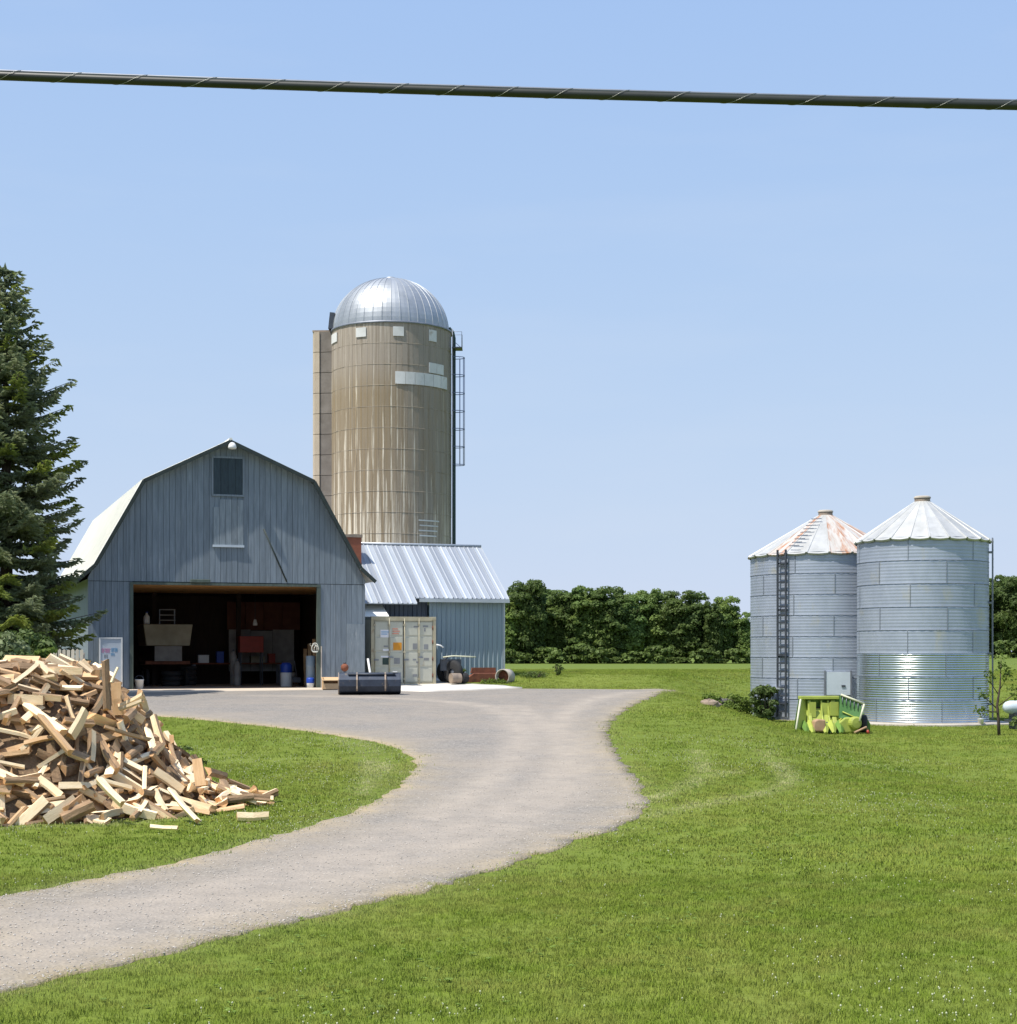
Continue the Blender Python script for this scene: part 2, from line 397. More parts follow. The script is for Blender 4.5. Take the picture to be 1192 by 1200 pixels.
def ground_mat():
    m, t, b = nt('lawn ground')
    v = coords(t, (1, 1, 1), False)
    big = noise(t, v, 0.12, 5)
    c = ramp(t, big, [(0.3, (0.120, 0.165, 0.026)), (0.5, (0.140, 0.182, 0.030)), (0.72, (0.175, 0.205, 0.040))])
    fine = noise(t, v, 7.0, 6, 0.7)
    c = mix(t, 0.55, c, ramp(t, fine, [(0.3, (0.55, 0.6, 0.5)), (0.7, (1.25, 1.2, 1.2))]), 'MULTIPLY')
    # far field reads as one even crop
    sp = node(t, 'ShaderNodeSeparateXYZ'); t.links.new(v, sp.inputs[0])
    far = node(t, 'ShaderNodeMapRange'); far.inputs[1].default_value = 90; far.inputs[2].default_value = 190
    t.links.new(sp.outputs[1], far.inputs[0])
    vs = coords(t, (0.02, 0.25, 1), False)
    crop = ramp(t, noise(t, vs, 1.0, 6), [(0.35, (0.105, 0.146, 0.026)), (0.6, (0.124, 0.164, 0.030)), (0.8, (0.158, 0.182, 0.043))])
    c = mix(t, far.outputs[0], c, crop)
    t.links.new(c, b.inputs['Base Color'])
    b.inputs['Roughness'].default_value = 0.95; b.inputs['Specular IOR Level'].default_value = 0.1
    bump(t, b, fine, 0.6, 0.05)
    return m
ground = link('ground', fastmesh('ground', np.stack([GX, GY, GZ], -1).reshape(-1, 3), gq, ground_mat(), True))
tag(ground, kind='structure')

# ------------------------------------------------------------------ driveway
def smooth_poly(pts, step=0.25):
    """Catmull-Rom through the world points, resampled"""
    P = [np.array(p, float) for p in pts]
    out = []
    for i in range(len(P) - 1):
        p0, p1, p2, p3 = P[max(i - 1, 0)], P[i], P[i + 1], P[min(i + 2, len(P) - 1)]
        n = max(2, int(np.linalg.norm(p2 - p1) / step))
        for k in range(n):
            q = k / n
            out.append(0.5 * ((2 * p1) + (-p0 + p2) * q + (2 * p0 - 5 * p1 + 4 * p2 - p3) * q * q + (-p0 + 3 * p1 - 3 * p2 + p3) * q ** 3))
    out.append(P[-1])
    return out
upper_px = [(-60, 1064), (0, 1052), (100, 1034), (200, 1014), (300, 987), (390, 961), (440, 940), (474, 917), (487, 899), (474, 882), (435, 869), (350, 856), (260, 846), (165, 838), (80, 833), (-60, 828)]
lower_px = [(-60, 1176), (0, 1163), (120, 1137), (250, 1106), (400, 1068), (500, 1043), (600, 1013), (680, 985), (735, 966), (757, 946), (752, 922), (728, 892), (713, 866), (716, 848), (735, 831), (765, 817), (792, 809.5)]
up = smooth_poly([hit(*p) for p in upper_px]); lo = smooth_poly([hit(*p) for p in lower_px])
back = [hit(740, 808.6), hit(680, 808), hit(600, 807.5)] + [(-1.0, 61.5), (-4.6, 60.6), (-5.5, 61.0), (-15.3, 57.4), (-22, 55)]
def wobble(pts, amp):
    out = []
    for i, p in enumerate(pts):
        q = np.array(p, float)
        out.append(q + np.array([math.sin(i * 0.9) + math.sin(i * 2.3 + 1), math.cos(i * 1.1) + math.sin(i * 1.9)]) * amp * 0.4 + rng.normal(0, amp * 0.45, 2))
    return out
outline = wobble(lo, 0.09) + smooth_poly(back, 0.5) + wobble(up[::-1], 0.07)
outline = [np.array(p[:2]) for p in outline]
OUT = np.array(outline)
def inside(poly, pts):
    poly = np.asarray(poly); x, y = pts[:, 0], pts[:, 1]
    res = np.zeros(len(pts), bool)
    x1, y1 = poly[:, 0], poly[:, 1]; x2, y2 = np.roll(x1, -1), np.roll(y1, -1)
    for a, b, c, d in zip(x1, y1, x2, y2):
        if b == d: continue
        cond = ((b > y) != (d > y)) & (x < (c - a) * (y - b) / (d - b) + a)
        res ^= cond
    return res
def dist_poly(pl, pts, closed=False):
    pl = np.asarray(pl); best = np.full(len(pts), 1e9)
    n = len(pl)
    for i in range(n if closed else n - 1):
        a, b = pl[i], pl[(i + 1) % n]
        d = b - a; L = d @ d + 1e-12
        t = np.clip(((pts - a) @ d) / L, 0, 1)
        q = a + t[:, None] * d
        best = np.minimum(best, np.hypot(pts[:, 0] - q[:, 0], pts[:, 1] - q[:, 1]))
    return best
def sheet(name, poly, lift, material, step=0.5):
    poly = [tuple(p) for p in poly]
    P = np.array(poly)
    xs = np.arange(P[:, 0].min(), P[:, 0].max(), step); ys = np.arange(P[:, 1].min(), P[:, 1].max(), step)
    g = np.stack(np.meshgrid(xs, ys), -1).reshape(-1, 2) + rng.uniform(-.1, .1, (len(xs) * len(ys), 2)) * step
    g = g[inside(P, g)]
    g = g[dist_poly(P, g, True) > step * 0.35]
    vin = [Vector(p) for p in poly] + [Vector(p) for p in g]
    vo, eo, fo, *_ = geometry.delaunay_2d_cdt(vin, [(i, (i + 1) % len(poly)) for i in range(len(poly))], [list(range(len(poly)))], 1, 1e-4)
    V = np.array([(p.x, p.y) for p in vo])
    Z = terrain(V[:, 0], V[:, 1]) + lift
    Fc = [list(f) for f in fo]
    cnt = {}
    for f in Fc:
        for a, b in zip(f, f[1:] + f[:1]): cnt.setdefault((min(a, b), max(a, b)), []).append((a, b))
    rim = [e[0] for e in cnt.values() if len(e) == 1]
    V3 = [(x, y, z) for (x, y), z in zip(V, Z)]; low = {}
    for a, b in rim:
        for q in (a, b):
            if q not in low: low[q] = len(V3); V3.append((V3[q][0], V3[q][1], V3[q][2] - lift - .12))
        Fc += [[b, a, low[a]], [b, low[a], low[b]]]
    return link(name, fastmesh(name, np.array(V3), np.array(Fc), material, False))
def gravel_mat():
    m, t, b = nt('gravel')
    v = coords(t, (1, 1, 1), False)
    vo = node(t, 'ShaderNodeTexVoronoi'); vo.inputs['Scale'].default_value = 26.0; t.links.new(v, vo.inputs['Vector'])
    stones = ramp(t, vo.outputs['Color'], [(0.1, (0.150, 0.142, 0.133)), (0.5, (0.218, 0.202, 0.184)), (0.95, (0.300, 0.280, 0.252))])
    big = noise(t, v, 0.5, 6, 0.65)
    dust = ramp(t, big, [(0.38, 0.15), (0.62, 0.85)])
    c = mix(t, dust, stones, (0.275, 0.241, 0.203))
    tkn = node(t, 'ShaderNodeAttribute', attribute_name='track'); egn = node(t, 'ShaderNodeAttribute', attribute_name='edge')
    wv = noise(t, v, 1.1, 6, 0.7)
    tm = node(t, 'ShaderNodeMath', operation='MULTIPLY'); t.links.new(tkn.outputs['Fac'], tm.inputs[0]); t.links.new(ramp(t, wv, [(0.3, 0.25), (0.6, 0.95)]), tm.inputs[1])
    c = mix(t, tm.outputs[0], c, (0.345, 0.300, 0.250))
    em = node(t, 'ShaderNodeMath', operation='MULTIPLY'); t.links.new(ramp(t, wv, [(0.35, 0.25), (0.62, 1.0)]), em.inputs[1]); t.links.new(egn.outputs['Fac'], em.inputs[0])
    c = mix(t, em.outputs[0], c, (0.36, 0.29, 0.185))
    fine = noise(t, v, 3.0, 8, 0.75)
    c = mix(t, 0.6, c, ramp(t, fine, [(0.3, 0.82), (0.7, 1.14)]), 'MULTIPLY')
    mid = noise(t, coords(t, (1, 1, 1), False), 22.0, 3, 0.7)
    c = mix(t, 0.55, c, ramp(t, mid, [(0.3, 0.84), (0.7, 1.12)]), 'MULTIPLY')
    t.links.new(c, b.inputs['Base Color']); b.inputs['Roughness'].default_value = 0.95; b.inputs['Specular IOR Level'].default_value = 0.15
    bump(t, b, vo.outputs['Distance'], 0.5, 0.02)
    return m
driveway = sheet('driveway', outline, 0.02, gravel_mat(), .3)
wheel_px = [[(-60, 1098), (0, 1088), (200, 1052), (400, 1003), (530, 946), (598, 892), (610, 856), (565, 828), (430, 818), (300, 816)], [(-60, 1140), (0, 1130), (200, 1086), (400, 1035), (560, 985), (655, 932), (678, 882), (655, 848), (690, 822), (740, 812)],
            [(-60, 1120), (200, 1068), (420, 1012), (600, 945), (660, 890), (640, 850), (600, 828)]]
dv_ = np.empty(len(driveway.data.vertices) * 3, np.float32); driveway.data.vertices.foreach_get('co', dv_); dv_ = dv_.reshape(-1, 3)
tk = np.zeros(len(dv_))
for wp in wheel_px: tk = np.maximum(tk, np.exp(-(dist_poly(np.array(smooth_poly([hit(*p) for p in wp], .6)), dv_[:, :2]) / .42) ** 2))
a_ = driveway.data.attributes.new('track', 'FLOAT', 'POINT'); a_.data.foreach_set('value', tk.astype(np.float32))
a_ = driveway.data.attributes.new('edge', 'FLOAT', 'POINT'); a_.data.foreach_set('value', np.exp(-dist_poly(OUT, dv_[:, :2], True) / .42).astype(np.float32))
tag(driveway, kind='structure')

# ------------------------------------------------------------------ barn
TH = R(19.5)
BL = ((103 - CX) / F * 58, 58.0, 1.15)
fb = Frame(BL, TH)
W, WE = fb.on(428, 683)
barn = empty('barn', BL, TH, 'weathered blue grey gambrel barn with a wide open doorway and white metal roof', 'barn')
BLEN = 18.5
kl, kr, pk = fb.on(167, 564), fb.on(366.5, 565), fb.on(268.5, 518)
prof = [(0.0, fb.on(103, 676)[1]), kl, pk, kr, (W, fb.on(428, 680)[1])]
pu, pw = [p[0] for p in prof], [p[1] for p in prof]
top = lambda u: float(np.interp(u, pu, pw))
d0, dtop = fb.on(155.5, 685); d1, _ = fb.on(372, 684)
seam = fb.on(200, 682)[1]
# backing behind the boards
b = MB()
b.box(0.02, d0, 0.035, 0.09, 0, dtop); b.box(d1, W - 0.02, 0.035, 0.09, 0, dtop)
b.prism([(0.02, dtop), (W - 0.02, dtop), (W - 0.02, pw[4] - .02), (kr[0], kr[1] - .03), (pk[0], pk[1] - .03), (kl[0], kl[1] - .03), (0.02, pw[0] - .02)], 0.035, 0.09)
b.build('front_wall', M['barn_dark'], barn)
edges = list(np.arange(0, W - 0.05, 0.206)) + [W]
def board(u0, u1, z0, z1a, z1b, proud, m='barn_board'):
    mb = MB(); y0 = -proud; y1 = 0.033
    vs = [(u0, y0, z0), (u1, y0, z0), (u1, y1, z0), (u0, y1, z0), (u0, y0, z1a), (u1, y0, z1b), (u1, y1, z1b), (u0, y1, z1a)]
    mb.add(vs, [(0, 3, 2, 1), (4, 5, 6, 7), (0, 1, 5, 4), (1, 2, 6, 5), (2, 3, 7, 6), (3, 0, 4, 7)])
    mb.build('board', M[m], barn)
for i in range(len(edges) - 1):
    u0, u1 = edges[i] + 0.005, edges[i + 1] - 0.005
    pr = random.uniform(0, 0.012)
    board(u0, u1, seam + 0.01, top(u0) - .02, top(u1) - .02, pr)
    lo_ = random.uniform(0.0, 0.05)
    if u1 < d0: board(u0, u1, lo_, seam - 0.01, seam - 0.01, pr * 0.6)
    elif u0 < d0 < u1: board(u0, d0 - .005, lo_, seam - 0.01, seam - 0.01, pr * 0.6)
    if u0 > d1: board(u0, u1, lo_, seam - 0.01, seam - 0.01, pr * 0.6)
    elif u0 < d1 < u1: board(d1 + .005, u1, lo_, seam - 0.01, seam - 0.01, pr * 0.6)
# side and back walls
MB().box(0.02, 0.12, 0.095, BLEN, 0, pw[0] - .05).build('side_wall', M['barn_board'], barn)
MB().box(W - 0.12, W - 0.02, 0.095, BLEN, 0, pw[4] - .05).build('side_wall', M['barn_board'], barn)
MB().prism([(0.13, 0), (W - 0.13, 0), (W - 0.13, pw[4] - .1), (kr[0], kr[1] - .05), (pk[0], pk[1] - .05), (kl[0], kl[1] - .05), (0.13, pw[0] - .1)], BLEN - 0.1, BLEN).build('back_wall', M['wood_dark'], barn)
# roof slopes with standing ribs, bell-cast at the eaves
eL, eR = fb.on(84, 684), fb.on(438, 682)
OV = 0.34
def slope(p, q, name='roof_slope', m='white_roof', th=0.05, v0=-OV, v1=BLEN + 0.3):
    (ua, wa), (ub, wb) = p, q
    L = math.hypot(ub - ua, wb - wa); nxx, nz = -(wb - wa) / L, (ub - ua) / L
    if nz < 0: nxx, nz = -nxx, -nz
    mb = MB()
    mb.prism([(ua, wa), (ub, wb), (ub + nxx * th, wb + nz * th), (ua + nxx * th, wa + nz * th)], v0, v1)
    t0 = th + 0.002
    k = v0 + 0.3
    while k < v1 - 0.1:
        mb.prism([(ua + nxx * t0, wa + nz * t0), (ub + nxx * t0, wb + nz * t0), (ub + nxx * (t0 + .025), wb + nz * (t0 + .025)), (ua + nxx * (t0 + .025), wa + nz * (t0 + .025))], k, k + 0.05)
        k += 0.6
    return mb.build(name, M[m], barn)
fl = (0.12, top(0.12) + .02); flr = (W - 0.12, top(W - 0.12) + .02)
fl = (kl[0] * 0.12 - .02, pw[0] + (kl[1] - pw[0]) * 0.12)
flr = (W - (W - kr[0]) * 0.12 + .02, pw[4] + (kr[1] - pw[4]) * 0.12)
segs = [(pk, kl), (kl, fl), (fl, eL), (pk, kr), (kr, flr), (flr, eR)]
for p, q in segs: slope(p, q)
for p, q in segs:                                    # rake boards closing the roof edge
    (ua, wa), (ub, wb) = p, q
    L = math.hypot(ub - ua, wb - wa); nxx, nz = -(wb - wa) / L, (ub - ua) / L
    if nz < 0: nxx, nz = -nxx, -nz
    MB().prism([(ua - nxx * .09, wa - nz * .09), (ub - nxx * .09, wb - nz * .09), (ub + nxx * .045, wb + nz * .045), (ua + nxx * .045, wa + nz * .045)], -OV - 0.035, -OV - 0.003).build('rake_board', M['trim'], barn)
MB().tube([(pk[0], -OV - .02, pk[1] + .05), (pk[0], BLEN + .3, pk[1] + .05)], 0.07, 8).build('ridge_cap', M['white_roof'], barn)
# trim round the doorway
MB().box(d0 - 0.10, d0 + 0.02, -0.03, 0.12, 0, dtop + .0).build('door_jamb', M['green_trim'], barn)
MB().box(d1 - 0.02, d1 + 0.12, -0.03, 0.12, 0, dtop + .0).build('door_jamb', M['green_trim'], barn)
MB().box(d0 - 0.10, d1 + 0.12, -0.036, 0.12, dtop + .003, dtop + 0.09).build('door_head', M['green_trim'], barn)
MB().box(d1 + 0.125, d1 + 0.165, -0.04, 0.0, 0.0, 1.6).build('bare_jamb_strip', M['picket'], barn)
a = fb.on(223, 683); c = fb.on(246, 678)
bevel(MB().box(a[0], c[0], -0.16, -0.02, dtop + .10, dtop + 0.22).build('door_lamp_box', M['green_trim'], barn))
# loft door
a, c = fb.on(250, 579), fb.on(284, 538)
n = 4; wd = (c[0] - a[0]) / n
for i in range(n):
    MB().box(a[0] + i * wd + .006, a[0] + (i + 1) * wd - .006, -0.05, -0.02, a[1], c[1]).build('loft_door_board', M['loft'], barn)
fr = MB(); q = 0.07
fr.box(a[0] - q, c[0] + q, -0.062, -0.014, c[1] + .003, c[1] + q); fr.box(a[0] - q, c[0] + q, -0.062, -0.014, a[1] - q, a[1] - .003)
fr.box(a[0] - q, a[0] - .003, -0.06, -0.014, a[1], c[1]); fr.box(c[0] + .003, c[0] + q, -0.06, -0.014, a[1], c[1])
fr.build('loft_door_frame', M['barn_board'], barn)
# old boarded hatch under it
a, c = fb.on(250, 641), fb.on(285, 586)
n = 5; wd = (c[0] - a[0]) / n
for i in range(n):
    short = 0.28 if i < 1 else 0.0
    MB().box(a[0] + i * wd + .005, a[0] + (i + 1) * wd - .005, -0.045, -0.016, a[1] + 0.09, c[1] - short).build('hatch_board', M['patch'], barn)
MB().box(a[0] - .03, c[0] + .03, -0.075, -0.016, a[1], a[1] + .085).build('hatch_sill', M['white_board'], barn)
# thin dark slanting line and lighter lower sheets
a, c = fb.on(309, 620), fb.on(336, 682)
MB().tube([(a[0], -0.035, a[1]), (c[0], -0.035, c[1])], 0.028, 6).build('slanting_dark_line', M['trim'], barn)
a, c = fb.on(406, 790), fb.on(427, 731)
MB().box(a[0], c[0], -0.03, -0.014, a[1], c[1]).build('patch_panel', M['patch'], barn)
# lamp at the gable peak
lp = empty('gable_lamp', fb.world(pk[0] + .05, -OV - .06, pk[1] - .22), TH, 'small white yard lamp under the barn roof peak', 'lamp')
MB().lathe([(0.0, 0.16), (0.07, 0.15), (0.13, 0.08), (0.16, -0.02), (0.14, -0.08), (0.0, -0.10)], 14).build('lamp_shade', M['white_plastic'], lp)
MB().box(-.03, .03, -.02, .10, 0.13, 0.19).build('bracket', M['steel_mid'], lp)
# interior
MB().box(0.12, W - 0.12, 0.0, BLEN - .1, -0.06, 0.012).build('floor', M['concrete'], barn)
nb = 46
for i in range(nb):
    v0 = 0.10 + i * 0.29
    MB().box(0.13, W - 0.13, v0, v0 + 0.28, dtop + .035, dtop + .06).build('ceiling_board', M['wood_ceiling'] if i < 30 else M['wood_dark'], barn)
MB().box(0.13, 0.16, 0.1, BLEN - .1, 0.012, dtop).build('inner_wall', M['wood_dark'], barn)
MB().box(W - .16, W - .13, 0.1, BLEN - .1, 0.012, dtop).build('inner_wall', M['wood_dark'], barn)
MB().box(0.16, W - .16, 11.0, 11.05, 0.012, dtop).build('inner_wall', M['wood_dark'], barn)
for ui in (3.4, 6.9):
    MB().box(ui - .09, ui + .09, 8.4, 8.58, 0.012, dtop).build('post', M['wood_dark'], barn)

# things standing in the barn
def fthing(name, px, py_base, v, label, cat, rz=TH, group=None, frame=fb, z=None):
    u, w = frame.on(px, py_base, v)
    return empty(name, frame.world(u, v, 0.012 if z is None else z), rz, label, cat, group)
def span(px0, px1, py0, py1, v, frame=fb):
    a, c = frame.on(px0, py1, v), frame.on(px1, py0, v); return a[0], c[0], a[1], c[1]
# cream cab-like wagon box on wheels, left bay
u0, u1, w0, w1 = span(168, 226, 732, 757, 6.5)
t = empty('feed_wagon', fb.world((u0 + u1) / 2, 6.5, 0.012), TH, 'cream wagon box on wheels inside the left bay of the barn', 'wagon')
hw = (u1 - u0) / 2
bevel(MB().prism([(-hw, w1), (hw, w1), (hw - .12, w0), (-hw + .12, w0)], 0, 2.6).build('box', M['cream'], t), 0.03)
MB().box(-hw * .55, hw * .55, -.06, -.004, w0 - .62, w0 - .02).build('tailgate', M['rag_white'], t)
MB().box(-hw * .9, hw * .9, 0.1, 2.4, w0 - .75, w0 - .62).build('chassis', M['rust'], t)
for sx in (-1, 1):
    for yy in (0.5, 2.0):
        MB().lathe([(0.0, -.09), (.22, -.09), (.32, -.07), (.34, 0), (.32, .07), (.22, .09), (0.0, .09)], 18).build('wheel', M['tyre'], t, (sx * hw * .8, yy, .34), (0, R(90), 0))
u, w = fb.on(172, 722, 6.8)
t = empty('white_jug', fb.world(u, 6.85, w1 + .012), TH, 'white plastic jug standing on the cream wagon box', 'jug')
MB().lathe([(0, 0), (.12, 0), (.13, .05), (.13, .3), (.05, .4), (.05, .46), (0, .46)], 14).build('jug_body', M['white_plastic'], t)
MB().lathe([(0, .461), (.055, .461), (.055, .5), (0, .5)], 12).build('lid', M['blue_plastic'], t)
u, w = fb.on(197, 720, 6.8)
t = empty('tool_rack', fb.world(u, 7.1, w1 + .012), TH, 'pale metal rack standing on top of the wagon box', 'rack')
for sx in (-.3, .3): MB().box(sx - .02, sx + .02, -.02, .02, 0, .62).build('upright', M['steel_mid'], t)
for zz in (.15, .36, .58): MB().box(-.32, .32, -.11, -.022, zz, zz + .04).build('shelf', M['rag_white'], t)
# hanging red brown sheet, tool bench etc. in the right bay
u0, u1, w0, w1 = span(266, 352, 706, 738, 9.6)
t = empty('hanging_board', fb.world(u0, 9.6, 0), TH, 'large red brown board hanging at the back of the right bay', 'board')
n = 4
for i in range(n):
    a0 = (u1 - u0) / n
    MB().box(i * a0 + .01, (i + 1) * a0 - .01, 0, .04 + .01 * (i % 2), w0, w1).build('plank', M['tarp_red'], t)
u0, u1, w0, w1 = span(268, 345, 738, 762, 9.4)
t = empty('white_wall_sheet', fb.world(u0, 9.4, 0), TH, 'dimmed white sheet board below the red brown board', 'board')
n = 3
for i in range(n):
    a0 = (u1 - u0) / n
    MB().box(i * a0 + .01, (i + 1) * a0 - .01, 0, .03, max(.2, w0 - .9), w1 - .05 * (i % 2)).build('panel', M['rag_white'], t)
u0, u1, w0, w1 = span(281, 309, 746, 765, 7.6)
t = empty('red_cabinet', fb.world((u0 + u1) / 2, 7.6, 0.012), TH, 'red tool cabinet on legs in the middle of the barn', 'cabinet')
hw = (u1 - u0) / 2
bevel(MB().box(-hw, hw, 0, .5, w0, w1).build('cabinet_body', M['red_paint'], t))
for k in range(3):
    MB().box(-hw + .04, hw - .04, -.02, -.003, w0 + .05 + k * .19, w0 + .2 + k * .19).build('drawer', M['red_paint'], t)
for sx in (-1, 1):
    for yy in (.04, .46): MB().box(sx * (hw - .05) - .025, sx * (hw - .05) + .025, yy - .025, yy + .025, 0, w0).build('leg', M['steel_dark'], t)
for px, yb, hgt, lab in ((273.5, 800, 1.4, 'tall pale gas cylinder left of the red cabinet'), (278, 803, 1.0, 'short pale gas cylinder in front of the tall one')):
    u, w = fb.on(px, yb, 7.0 if hgt > 1.2 else 6.2)
    t = empty('gas_cylinder', fb.world(u, 7.0 if hgt > 1.2 else 6.2, .012), TH, lab, 'cylinder')
    MB().lathe([(0, 0), (.13, 0), (.14, .05), (.14, hgt - .2), (.09, hgt - .06), (.04, hgt), (0, hgt)], 14).build('cylinder_body', M['rag_white'], t)
    MB().lathe([(0, hgt + .001), (.035, hgt + .001), (.035, hgt + .1), (0, hgt + .1)], 10).build('valve', M['steel_mid'], t)
u, w = fb.on(335.5, 800, 3.4)
t = empty('plastic_drum', fb.world(u, 3.4, .012), TH, 'white plastic drum with a blue top inside the barn', 'drum')
MB().lathe([(0, 0), (.21, 0), (.23, .03), (.23, .5), (.22, .56)], 20).build('drum_body', M['white_plastic'], t)
MB().lathe([(.225, .562), (.235, .6), (.23, .85), (.16, .95), (0, .96)], 20).build('drum_top', M['blue_plastic'], t)
u, w = fb.on(299, 733, 6.5)
t = empty('hanging_lamp', fb.world(u, 6.5, dtop), TH, 'small pale lamp hanging from the barn ceiling', 'lamp')
MB().tube([(0, 0, .03), (0, 0, w - dtop + .25)], .012, 6).build('cord', M['steel_dark'], t)
MB().lathe([(0, .26), (.05, .25), (.10, .06), (.09, 0), (0, 0)], 12).build('lamp_shade', M['white_plastic'], t).location = (0, 0, w - dtop)
u, w = fb.on(159.5, 808, 0.25)
t = empty('bucket', fb.world(u + .12, 0.3, .012), TH, 'white bucket just inside the left edge of the barn doorway', 'bucket')
MB().lathe([(0, .02), (.12, .02), (.10, 0), (.13, .0), (.16, .34), (.17, .345), (.17, .37), (.15, .37), (.12, .04)], 18).build('bucket_body', M['white_plastic'], t)
MB().tube([(.165 * math.cos(a), -.02, .35 + .16 * math.sin(a)) for a in np.linspace(0, math.pi, 10)], .006, 5).build('bucket_handle', M['steel_mid'], t)
u, w = fb.on(364, 808, 0.3)
t = empty('pail', fb.world(u - .02, 0.25, .012), TH, 'white pail with a blue top by the right door jamb', 'bucket')
MB().lathe([(0, 0), (.12, 0), (.14, .2)], 16).build('pail_body', M['white_plastic'], t)
MB().lathe([(.143, .201), (.15, .36), (.12, .40), (0, .41)], 16).build('pail_top', M['blue_plastic'], t)
u, w = fb.on(366, 806, 0.7)
t = empty('steel_barrel', fb.world(u - .05, 0.75, .012), TH, 'slim grey blue upright barrel behind the blue topped pail', 'barrel')
MB().lathe([(0, 0), (.17, 0), (.18, .02), (.18, .4), (.19, .42), (.18, .44), (.18, .8), (.19, .82), (.18, .84), (.18, 1.22), (0, 1.23)], 18).build('barrel_body', M['shed_sheet'], t)
u, w = fb.on(369, 759, -.05)
t = empty('rope_coil', fb.world(u, -.08, w), TH, 'white rope coil hung on the right door jamb', 'rope')
for rr, dx in ((.17, 0), (.14, -.03), (.12, .05)):
    MB().tube([(dx + rr * .7 * math.cos(a), -.02 * math.sin(3 * a), rr * math.sin(a) - (.17 - rr)) for a in np.linspace(0, 2 * math.pi, 18)[:-1]], .018, 6, closed=True).build('rope_loop', M['rope'], t)
MB().tube([(-.15, 0, .06), (-.2, 0, .12), (-.17, -.01, .16)], .015, 6).build('rope_end', M['rope'], t)
t = empty('work_bench', fb.world(6.9, 9.0, .012), TH, 'long dark work bench along the back right of the barn', 'bench')
MB().box(-1.9, 1.9, -.3, .3, .85, .91).build('bench_top', M['rust'], t)
for xx in (-1.8, 0, 1.8):
    for yy in (-.25, .25): MB().box(xx - .04, xx + .04, yy - .04, yy + .04, 0, .849).build('leg', M['steel_mid'], t)
for k, (xx, ww_, hh_, m_, lb_) in enumerate(((-1.4, .22, .3, 'white_plastic', 'pale carton at the left end of the work bench'), (-.7, .15, .45, 'blue_plastic', 'blue can on the work bench'), (.9, .3, .24, 'cream', 'cream box on the right of the work bench'), (1.5, .14, .36, 'red_paint', 'red can at the right end of the work bench'))):
    b_ = empty('storage_box', fb.world(6.9 + xx, 9.0, .925), TH, lb_, 'box')
    bevel(MB().box(-ww_, ww_, -.15, .15, 0, hh_).build('box_body', M[m_], b_), .01); MB().box(-ww_ - .01, ww_ + .01, -.16, .16, hh_ + .002, hh_ + .03).build('lid', M[m_], b_)
for k, (uu, vv) in enumerate(((3.75, 6.0), (4.6, 7.4))):
    b_ = empty('tyre_stack', fb.world(uu, vv, .012), TH, ('stack of dark tyres nearer the barn doorway', 'stack of dark tyres deeper in the barn')[k], 'tyres')
    for j in range(3 + k): MB().lathe([(.2, .02), (.34, .0), (.38, .06), (.38, .14), (.34, .2), (.2, .18), (.2, .02)], 16).build('tyre', M['tyre'], b_, (.02 * (j % 2), 0, j * .202))
for k in range(5):
    o = MB().box(-.07, .07, -.02, .02, 0, 2.3 - .2 * k).build('leaning_plank', M['plywood'] if k % 2 else M['wood_old'], None, fb.world(W - .62 - .16 * k, 4.2 + .12 * k, .015), (-.09, 0, TH))
    tag(o, '%s plank leaning inside the right barn wall' % ('tallest', 'second tallest', 'middle', 'second shortest', 'shortest')[k], 'plank', 'planks leaning in the barn')
t = empty('push_mower', fb.world(8.6, 5.6, .012), TH, 'small grey machine with a handle on the barn floor at right', 'mower')
bevel(MB().box(-.3, .3, -.25, .3, .12, .34).build('deck', M['steel_mid'], t), .03); MB().lathe([(0, .341), (.14, .341), (.14, .5), (.1, .54), (0, .54)], 14).build('engine', M['rag_white'], t)
for xx in (-.34, .34):
    for yy in (-.2, .25): MB().lathe([(0, -.03), (.12, -.03), (.12, .03), (0, .03)], 14, smooth=False).build('wheel', M['tyre'], t, (xx, yy, .12), (0, R(90), 0))
MB().tube([(-.25, .3, .3), (-.25, .8, 1.0), (.25, .8, 1.0), (.25, .3, .3)], .02, 6).build('handle', M['steel_mid'], t)
# white sign panel at the left of the doorway
u0, u1, w0, w1 = span(116, 143.5, 747, 809, -.08)
t = empty('sign_panel', fb.world(u0, -.08, 0), TH, 'white door-sized panel with pink and blue print against barn wall', 'sign')
MB().box(0, u1 - u0, -.02, .02, .02, w1).build('board_panel', M['white_board'], t)
q = .05; ww = u1 - u0
for nm, bx in (('frame_rail', (0, ww, w1 - q, w1)), ('frame_stile', (0, q, .02, w1 - q - .003)), ('frame_stile', (ww - q, ww, .02, w1 - q - .003))):
    MB().box(bx[0], bx[1], -.04, -.022, bx[2], bx[3]).build(nm, M['white_plastic'], t)
def letter_row(pxa, pxb, pya, pyb, m, n):
    a, c = fb.on(pxa, pyb, -.08), fb.on(pxb, pya, -.08)
    st = (c[0] - a[0]) / n; mb = MB(); hh = c[1] - a[1]
    for i in range(n):
        x = a[0] - u0 + i * st; w_ = st * .72; th = st * .2
        mb.box(x, x + th, -.026, -.0215, a[1], c[1])
        if i % 3 != 1: mb.box(x + w_ - th, x + w_, -.026, -.0215, a[1], c[1])
        mb.box(x + th, x + w_ - (th if i % 3 != 1 else 0), -.026, -.0215, c[1] - th, c[1])
        if i % 2: mb.box(x + th, x + w_ - (th if i % 3 != 1 else 0), -.026, -.0215, a[1] + hh * .45, a[1] + hh * .45 + th)
    mb.build('lettering', M[m], t)
letter_row(119, 130, 760, 765, 'pink', 5); letter_row(130.5, 138, 759.5, 764, 'blue_print', 4)
letter_row(122, 126.5, 767, 771, 'label_grey', 3); letter_row(130, 134.5, 765.5, 768.5, 'blue_print', 3)

